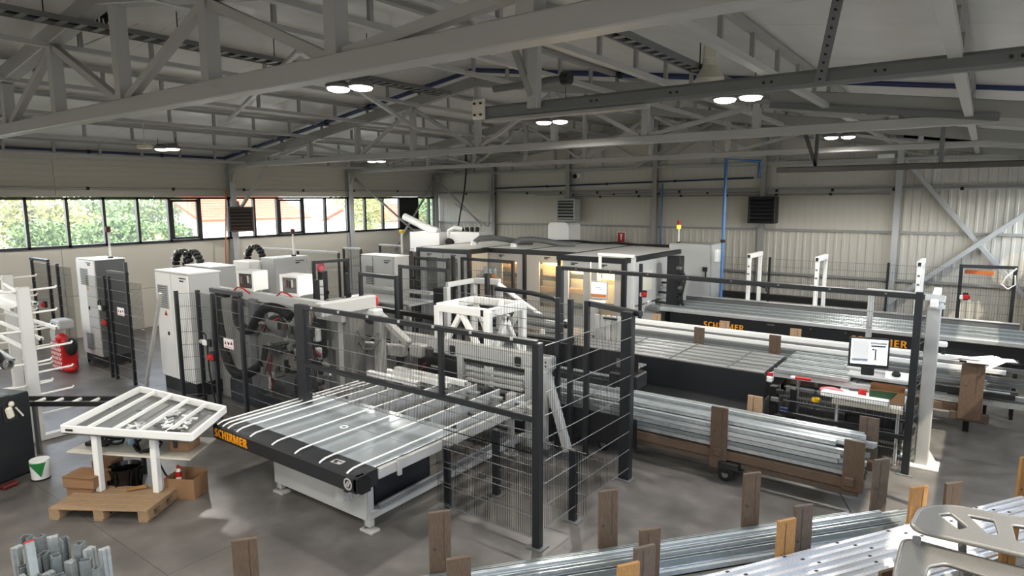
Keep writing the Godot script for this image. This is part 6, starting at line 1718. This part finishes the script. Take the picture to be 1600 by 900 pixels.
	for i in 4:
		profile("white profile lying slantwise on the lower rack arms, %s from the top" % ORD[i], "white profiles on the lower rack arms", c_profile(.05, .04, .006), V(-13.6, 1.78 - .17 * i, -3.65 + .10 * i), V(1, 0, .02 + .02 * i), 2.2 + .22 * (1 - i), M.rod if i < 3 else M.galv3)
	# overshoe dispenser on its red stand
	var dp := thing("dispenser", "grey white dispenser head on a red and white checked stand", "dispenser", V(-16.25, 0, -5.32))
	obj("stand", S().box(V(.05, .32, 0), V(.58, .62, .32), Basis.IDENTITY, .03), M.red, dp)
	var tw := S()
	for i in 7:
		for j in 6:
			tw.bar(V(-.2 + i * .08, .06 + j * .1, .163), V(-.16 + i * .08, .12 + j * .1, .163), .014, .022)
	obj("check_print", tw, M.paper, dp).set_meta("kind", "stuff")
	obj("shield", S().prism(PackedVector2Array([Vector2(-.34, .62), Vector2(-.12, .52), Vector2(-.05, .95), Vector2(-.20, 1.12), Vector2(-.30, 1.06), Vector2(-.28, .92), Vector2(-.40, .80)]), Transform3D(Basis.IDENTITY, V(0, 0, -.1)), .2), M.light, dp)
	obj("head", S().box(V(.08, 1.03, 0), V(.46, .20, .30), Basis.IDENTITY, .03), M.light, dp)
	for x in [-.02, .2]:
		obj("knob", S().ball(V(x, 1.02, .16), V(.04, .035, .03), 9, 6), M.ink, dp)
	obj("red_bag", S().ball(V(.12, .72, .05), V(.13, .11, .12), 12, 7).ball(V(.27, .66, .04), V(.09, .07, .08), 10, 6), M.red, dp)
	obj("side_bag", S().ball(V(.46, .10, .05), V(.20, .10, .13), 12, 7), M.red, dp)
	obj("dark_bag", S().ball(V(.40, .55, -.02), V(.12, .2, .12), 10, 7), M.ink, dp)

	# stillage of upright profiles in the corner of the picture
	var k := 0
	for i in 7:
		for j in 4:
			if rng.randf() < .08: continue
			var q := V(-6.02, 0, -1.52) + V(.115, 0, -.05) * i + V(.055, 0, .085) * (j - 1)
			var hh := 1.02 - .05 * j - .02 * absf(i - 2) + rng.randf_range(-.06, .05)
			var po: PackedVector2Array = [c_profile(.07, .06, .007), step_profile(.075, .06), c_profile(.055, .075, .007)][k % 3]
			profile("pale green steel profile standing upright in the corner bundle", "upright profiles in the corner bundle", po, q, V(rng.randf_range(-.05, .03), 1, rng.randf_range(-.04, .04)), hh, [M.galv2, M.galv, M.galv2][k % 3])
			k += 1
	var lb := thing("leaning_profile", "pale square profile with a red end leaning over the upright bundle", "profile", V(-5.36, .36, -1.45))
	obj("bar", S().bar(Vector3.ZERO, V(-.42, .72, -.08), .07, .06, V(0, 0, 1), .004), M.galv2, lb)
	obj("red_end", S().bar(V(-.42, .72, -.08), V(-.425, .729, -.081), .071, .061, V(0, 0, 1)), M.red, lb)
	var cr := thing("stillage", "low dark steel stillage holding the upright profile bundle", "crate", V(-5.68, 0, -1.62), .42)
	for e in [V(-.5, 0, .28), V(.5, 0, .28), V(-.5, 0, -.28), V(.5, 0, -.28)]:
		obj("post", S().box(e + V(0, .25, 0), V(.05, .5, .05)), M.anth, cr)
	for z in [-.28, .28]:
		obj("side_rail", S().box(V(0, .3, z), V(1.0, .08, .03)), M.anth, cr)
	obj("floor_plate", S().box(V(0, .02, 0), V(1.05, .04, .6)), M.anth, cr)

# ---------------------------------------------------------------- trolleys of metal profiles
func caster(o: Node3D, at: Vector3) -> void:
	obj("caster_fork", S().box(at + V(0, .17, 0), V(.06, .10, .10), Basis.IDENTITY, .01), M.ink, o)
	obj("caster_wheel", S().lathe([Vector2(0, .025), Vector2(.07, .025), Vector2(.10, .02), Vector2(.10, -.02), Vector2(.07, -.025), Vector2(0, -.025)], 18, Transform3D(Basis(Vector3.RIGHT, PI / 2), at + V(0, .10, 0))), M.rubber, o)
	obj("caster_hub", S().lathe([Vector2(0, .04), Vector2(.04, .04), Vector2(.045, .026)], 12, Transform3D(Basis(Vector3.RIGHT, PI / 2), at + V(0, .10, 0))), M.midgrey, o)

func stake(o: Node3D, at: Vector3, y0: float, y1: float, mat: Material, w := .19, lean := 0.0) -> void:
	var q := Basis(Vector3.RIGHT, lean)
	var s := S()
	s.box(V(0, (y1 - y0) / 2, 0), V(w, y1 - y0, .032), Basis.IDENTITY, .004)
	var m := obj("stake", s, mat, o)
	m.transform = Transform3D(q, at + V(0, y0, 0))
	if y1 > .95:
		obj("split", S().box(V(w * (.18 if y1 > .99 else -.1), (y1 - y0) * .72, .0165), V(.008, (y1 - y0) * .5, .002)), M.brownp, o).transform = m.transform
		obj("knot", S().lathe([Vector2(0, .003), Vector2(.014, .002), Vector2(.016, 0)], 9, Transform3D(Basis(Vector3.RIGHT, PI / 2), V(-w * .25, (y1 - y0) * .6, .016))), M.brownp, o).transform = m.transform

# local x runs along the trolley, local z towards the viewer
func build_carts() -> void:
	var rng := RandomNumberGenerator.new(); rng.seed = 19
	# trolley behind the low fence
	var c2 := thing("profile_trolley", "wooden trolley with brown stakes carrying a thick bundle of profiles behind the fence", "trolley", V(-7.6, 0, -8.5))
	for z in [-.36, .34]:
		obj("long_beam", S().box(V(3.35, .36, z), V(6.7, .12, .10), Basis.IDENTITY, .006), M.plank_brown, c2)
		obj("lower_beam", S().box(V(3.35, .24, z * .8), V(6.6, .08, .12), Basis.IDENTITY, .006), M.plank_grey, c2)
	for x in [.5, 2.0, 3.4, 5.0, 6.55]:
		obj("bearer", S().box(V(x, .40, 0), V(.10, .10, .9), Basis.IDENTITY, .006), M.plank_brown, c2)
	for e in [[5.0, .39, .17, 1.0, M.wood_brown, .22], [6.58, .39, .28, .90, M.wood_brown, .22], [5.22, -.43, .35, .98, M.wood_pale, .2], [6.62, -.43, .3, .96, M.wood_grey, .22], [2.2, .39, .2, .98, M.wood_brown, .2], [2.2, -.43, .2, .98, M.wood_grey, .2]]:
		stake(c2, V(e[0], 0, e[1]), e[2], e[3], e[4], e[5])
	for x in [1.2, 3.3, 5.1]:
		for z in [-.3, .36]:
			caster(c2, V(x, 0, z))
	for x in [3.35, 5.15]:
		obj("caster_block", S().box(V(x, .24, .38), V(.26, .09, .14), Basis.IDENTITY, .01), M.ink, c2)
	for j in 6:
		for i in 9:
			if j == 5 and i in [0, 4, 8]: continue
			if j > 0 and j < 5 and i in range(2, 7): continue
			var poly: PackedVector2Array = [c_profile(.066, .050, .006), step_profile(.07, .052), u_profile(.066, .052)][(i + j) % 3]
			profile("galvanised profile %s from the rear, %s layer, thick bundle on the trolley behind the fence" % [ORD[i], layer(j, 6)], "galvanised profiles on the trolley behind the fence", poly, V(-7.4 - rng.randf() * .2, .45 + j * .062, -8.5 - .30 + i * .08 + rng.randf_range(-.008, .008)), V(1, 0, 0), 6.35 + rng.randf_range(-.25, .45) * (1 if i > 6 else .6), [M.galv, M.galv2, M.galv, M.galv3][(i * 3 + j) % 4])
	# trolley in front of the long conveyor
	var c3 := thing("profile_trolley", "wooden trolley with mixed profiles between mid and long conveyor", "trolley", V(-6.4, 0, -12.5))
	for z in [-.42, .42]:
		obj("long_beam", S().box(V(3.25, .40, z), V(6.5, .12, .10), Basis.IDENTITY, .006), M.plank_brown, c3)
	for x in [.5, 2.1, 3.5, 5.0, 6.4]:
		obj("bearer", S().box(V(x, .47, 0), V(.10, .05, 1.0), Basis.IDENTITY, .006), M.plank_brown, c3)
		for z in [-.3, .3]:
			obj("leg", S().box(V(x, .2, z), V(.08, .4, .08)), M.ink, c3)
	for e in [[2.1, .52, .5, 1.22, M.wood_grey, .2], [3.5, .52, .5, 1.24, M.wood_brown, .2], [2.25, -.52, .5, 1.20, M.wood_pale, .2], [3.62, -.52, .5, 1.20, M.wood_pale, .2], [.75, -.52, .5, 1.20, M.wood_pale, .2], [6.43, .54, .26, 1.16, M.wood_brown, .30]]:
		stake(c3, V(e[0], 0, e[1]), e[2], e[3], e[4], e[5])
	obj("stake_foot", S().box(V(6.43, .30, .50), V(.5, .14, .10), Basis.IDENTITY, .01), M.wood_dark, c3)
	obj("rust_board", S().box(V(1.3, .86, -.25), V(1.0, .04, .2)), M.plank_brown, c3)
	for i in 11:
		for j in 3:
			if j == 2 and i in [2, 5, 8]: continue
			var mm = [M.galv, M.galv2, M.steel, M.ink, M.rod, M.galv3, M.midgrey][(i * 2 + j * 3) % 7]
			if j == 2 and i > 7: mm = M.rod
			if j == 2 and i < 6: mm = [M.midgrey, M.galv2, M.steel_dim][i % 3]
			profile("loose %s profile, %s from the near side, %s layer of the mixed trolley between the conveyors" % ["black" if mm == M.ink else "white" if mm == M.rod else "grey", ORD[i], layer(j, 3)], "mixed profiles on the trolley between the conveyors, %s" % ("black" if mm == M.ink else "white" if mm == M.rod else "grey"), [c_profile(.075, .06, .006), step_profile(.07, .07)][(i + j) % 2], V(-6.3 + rng.randf() * .3, .50 + j * (.14 + .011 * i), -12.5 + .40 - i * .083), V(1, 0, rng.randf_range(-.008, .008)), 6.3 + rng.randf_range(-.6, .65), mm)
	# shop rags and papers at the trolley end, on the long conveyor
	var rg := thing("paper_heap", "crumpled white sheets heaped on the end stake of the mixed trolley", "paper", V(.02, 1.17, -12.1))
	for k in 5:
		obj("sheet", S().box(V(-.12 + k * .09, .02 + .03 * (k % 2), .05 * (k % 3)), V(.30, .02, .22), Basis(V(.3, .8, .2 * k - .4).normalized(), .35 * k - .6), .004), M.paper, rg)
	var cm := thing("hand_scanner", "black and white hand scanner on a stand behind the mixed trolley end", "scanner", V(-.42, .9, -12.9))
	obj("head", S().box(V(0, .33, 0), V(.14, .09, .12), Basis.IDENTITY, .02), M.white, cm)
	obj("stand", S().tube([V(0, 0, 0), V(.02, .2, 0), V(0, .3, 0)], .03, 8), M.ink, cm)
	obj("foot", S().lathe([Vector2(0, .03), Vector2(.08, .02), Vector2(.09, 0)], 12), M.ink, cm)
	var tt := thing("side_table", "small black side table with white papers before the conveyor end", "table", V(.42, 0, -13.4))
	obj("table_top", S().box(V(0, .95, 0), V(.45, .03, .35), Basis.IDENTITY, .006), M.ink, tt)
	for e in [V(-.18, 0, .12), V(.18, 0, .12), V(-.18, 0, -.12), V(.18, 0, -.12)]:
		obj("leg", S().box(e + V(0, .47, 0), V(.05, .94, .05)), M.ink, tt)
	tag(obj("paper_sheet", S().box(V(.42, .972, -13.38), V(.36, .012, .26), Basis(Vector3.UP, .2), .003), M.paper), "white papers lying on the small black side table", "paper")

# ---------------------------------------------------------------- the two trolleys close to the viewer
func build_front() -> void:
	var rng := RandomNumberGenerator.new(); rng.seed = 23
	var org := V(-3.62, 0, -3.85)
	var u := V(.63, 0, -.776).normalized()
	var n := V(.776, 0, .63).normalized()
	var turn := atan2(.776, .63)            # local x -> u, local z -> n
	var A := thing("profile_trolley", "long wooden trolley of bare galvanised profiles close to the viewer", "trolley", org, turn)
	for z in [.06, .54]:
		obj("long_beam", S().box(V(1.7, .17, z), V(7.4, .12, .10), Basis.IDENTITY, .006), M.plank_brown, A)
	for x in [-1.58, 0.02, 1.6, 3.13, 4.62]:
		obj("bearer", S().box(V(x, .245, .30), V(.12, .05, .72), Basis.IDENTITY, .006), M.plank_grey, A)
		for z in [.02, .58]:
			caster(A, V(x, -.0, z) if false else V(x, -.11, z))
	var st := [[-1.58, -.02, 1.0, M.wood_brown, .03], [0.0, -.02, 1.02, M.wood_brown, .02], [1.59, -.02, 1.0, M.wood_brown, -.02], [3.12, -.02, 1.0, M.wood_brown, .0], [4.67, -.02, .98, M.wood_grey, .02],
		[.06, .62, .93, M.wood_brown, -.02], [1.66, .66, .98, M.wood_brown, .02], [3.16, .67, .99, M.wood_grey, .0], [4.45, .63, 1.0, M.wood_orange, .03], [4.9, .62, .97, M.wood_dark, .0]]
	for e in st:
		stake(A, V(e[0], 0, e[1]), .16, e[2], e[3], .19, e[4])
	for j in 4:
		for i in 8:
			if j == 3 and i in [0, 1, 3, 6]: continue
			if j >= 2 and i == 7: continue
			if j < 2 and i in range(1, 7): continue
			var poly: PackedVector2Array = [c_profile(.056, .055, .006), u_profile(.058, .058), step_profile(.052, .06), u_profile(.05, .05), c_profile(.046, .042, .006)][(i * 2 + j) % 5]
			var s0 := -1.95 + rng.randf_range(-.1, .35) + (1.6 if j == 3 and i > 4 else 0.0)
			profile("bare galvanised profile %s from the far stakes, %s layer of the bare front bundle" % [ORD[i], layer(j, 4)], "bare galvanised profiles on the front trolley", poly, org + u * s0 + n * (.045 + i * .073) + V(0, .27 + j * .064 + rng.randf_range(-.004, .018) * (1 if j > 1 else 0), 0), u, 6.4 + rng.randf_range(-.3, .25) - (1.6 if j == 3 and i > 4 else 0.0), [M.galv, M.galv3, M.galv2, M.galv][(i * 3 + j) % 4])
	var org2 := V(-2.15, 0, -4.05)
	var u2 := V(.545, 0, -.838).normalized()
	var n2 := V(.838, 0, .545).normalized()
	var B := thing("profile_trolley", "wooden trolley of film wrapped white profiles close to the viewer", "trolley", org2, atan2(.838, .545))
	for z in [.04, .66]:
		obj("long_beam", S().box(V(2.2, .17, z), V(5.6, .12, .10), Basis.IDENTITY, .006), M.plank_brown, B)
	for x in [.3, 1.75, 3.35, 4.75]:
		obj("bearer", S().box(V(x, .245, .36), V(.12, .05, .86), Basis.IDENTITY, .006), M.plank_grey, B)
		for z in [.02, .66]:
			caster(B, V(x, -.11, z))
	for e in [[.42, -.06, .98, M.wood_grey, .0], [.22, .02, .93, M.wood_orange, .02], [1.80, -.02, .97, M.wood_orange, .02], [5.0, -.06, 1.04, M.wood_orange, .02], [2.05, .76, .90, M.wood_brown, .02], [3.45, .76, .98, M.wood_orange, .0]]:
		stake(B, V(e[0], 0, e[1]), .16, e[2], e[3], .19, e[4])
	var fpoly := PackedVector2Array([Vector2(-.04, 0), Vector2(.04, 0), Vector2(.04, .05), Vector2(.022, .056), Vector2(.018, .072), Vector2(-.018, .072), Vector2(-.022, .056), Vector2(-.04, .05)])
	for j in 5:
		for i in 8:
			if j < 3 and i in range(1, 7): continue
			var s0 := -.9 + rng.randf_range(-.1, .15)
			var m := profile("white film wrapped profile %s from the bare bundle, %s layer of its trolley" % [ORD[i], layer(j, 5)], "film wrapped profiles on the front trolley", fpoly, org2 + u2 * s0 + n2 * (.06 + i * .086) + V(0, .30 + j * .076, 0), u2, minf(5.75, (1.40 - org2.x - n2.x * (.06 + i * .086)) / u2.x - s0) - rng.randf() * .08, M.film)
			if j == 4:
				var pr := S()
				for q in 34:
					pr.box(V(rng.randf_range(-.028, .028), .053, .2 + q * .16 + rng.randf() * .05), V(.010, .001, rng.randf_range(.03, .11)))
				obj("film_print", pr, M.midgrey, m)
				var pd := S()
				for q in 9:
					pd.box(V(.006 * (q % 3 - 1), .0725, .25 + q * .6 + .1 * (i % 3)), V(.022, .001, .035))
				obj("film_print", pd, M.ink, m)
	# cast grey metal frames lying on the wrapped profiles
	cast_frame("cast grey metal frame with triangular openings, upper one on the wrapped profiles", 1.22, [Vector2(-.27, -5.46), Vector2(-.24, -5.78), Vector2(-.16, -5.90), Vector2(-.01, -6.01), Vector2(.25, -6.03), Vector2(.44, -6.08), Vector2(1.0, -6.2), Vector2(1.0, -5.46), Vector2(.42, -5.44), Vector2(.18, -5.43), Vector2(-.20, -5.40)],
		[[Vector2(-.13, -5.76), Vector2(-.04, -5.86), Vector2(.09, -5.65), Vector2(.02, -5.55)], [Vector2(.05, -5.89), Vector2(.24, -5.92), Vector2(.27, -5.64), Vector2(.19, -5.60)], [Vector2(.33, -5.90), Vector2(.57, -5.98), Vector2(.56, -5.62), Vector2(.35, -5.60)], [Vector2(.66, -6.0), Vector2(.9, -6.05), Vector2(.9, -5.6), Vector2(.68, -5.6)]])
	cast_frame("cast grey metal frame with rounded opening, lower one on the wrapped profiles", 1.10, [Vector2(-.31, -4.9), Vector2(-.31, -5.40), Vector2(-.26, -5.46), Vector2(.05, -5.45), Vector2(.42, -5.46), Vector2(1.0, -5.50), Vector2(1.0, -4.3), Vector2(-.25, -4.25)],
		[[Vector2(-.16, -4.85), Vector2(-.14, -5.12), Vector2(-.04, -5.24), Vector2(.16, -5.22), Vector2(.42, -5.18), Vector2(.40, -4.85), Vector2(.1, -4.5), Vector2(-.12, -4.5)], [Vector2(.52, -5.2), Vector2(.9, -5.22), Vector2(.9, -4.5), Vector2(.5, -4.6)]])

func rounded(poly: Array, r: float) -> PackedVector2Array:
	var out := PackedVector2Array()
	var k := poly.size()
	for i in k:
		var p: Vector2 = poly[i]
		var a: Vector2 = (poly[(i + k - 1) % k] - p)
		var b: Vector2 = (poly[(i + 1) % k] - p)
		var ra := minf(r, a.length() * .45); var rb := minf(r, b.length() * .45)
		for j in 5:
			var t := j / 4.0
			out.append((p + a.normalized() * ra).lerp(p, t).lerp(p.lerp(p + b.normalized() * rb, t), t))
	return out

func cast_frame(label: String, y: float, outer: Array, holes: Array) -> void:
	var o := thing("cast_frame", label, "frame", V(0, y, 0))
	var lay := Basis(V(1, 0, 0), V(0, 0, 1), V(0, -1, 0))
	var c := CSGPolygon3D.new()
	c.name = "plate"; c.polygon = rounded(outer, .07); c.depth = .035; c.material = M.cast
	c.basis = lay
	var lips := S()
	var edge := Array(c.polygon).map(func(p): return V(p.x, .018, p.y)); edge.append(edge[0])
	lips.tube(edge, .022, 7, false)
	for hh in holes:
		var d := CSGPolygon3D.new()
		d.name = "opening"; d.operation = CSGShape3D.OPERATION_SUBTRACTION
		d.polygon = rounded(hh, .035); d.depth = .2; d.position = V(0, 0, .1); d.material = M.cast
		c.add_child(d, true)
		var e := Array(d.polygon).map(func(p): return V(p.x, .022, p.y)); e.append(e[0])
		lips.tube(e, .014, 7, false)
	o.add_child(c, true)
	obj("rolled_edge", lips, M.cast, o)
	for q in [outer[0], outer[3], Vector2(.95, outer[2].y + .1)]:
		obj("leg", S().bar(V(q.x + .04, -.03, q.y + .05), V(q.x + .10, .60 - y, q.y + .10), .055, .03, V(0, 0, 1), .008), M.midgrey, o)
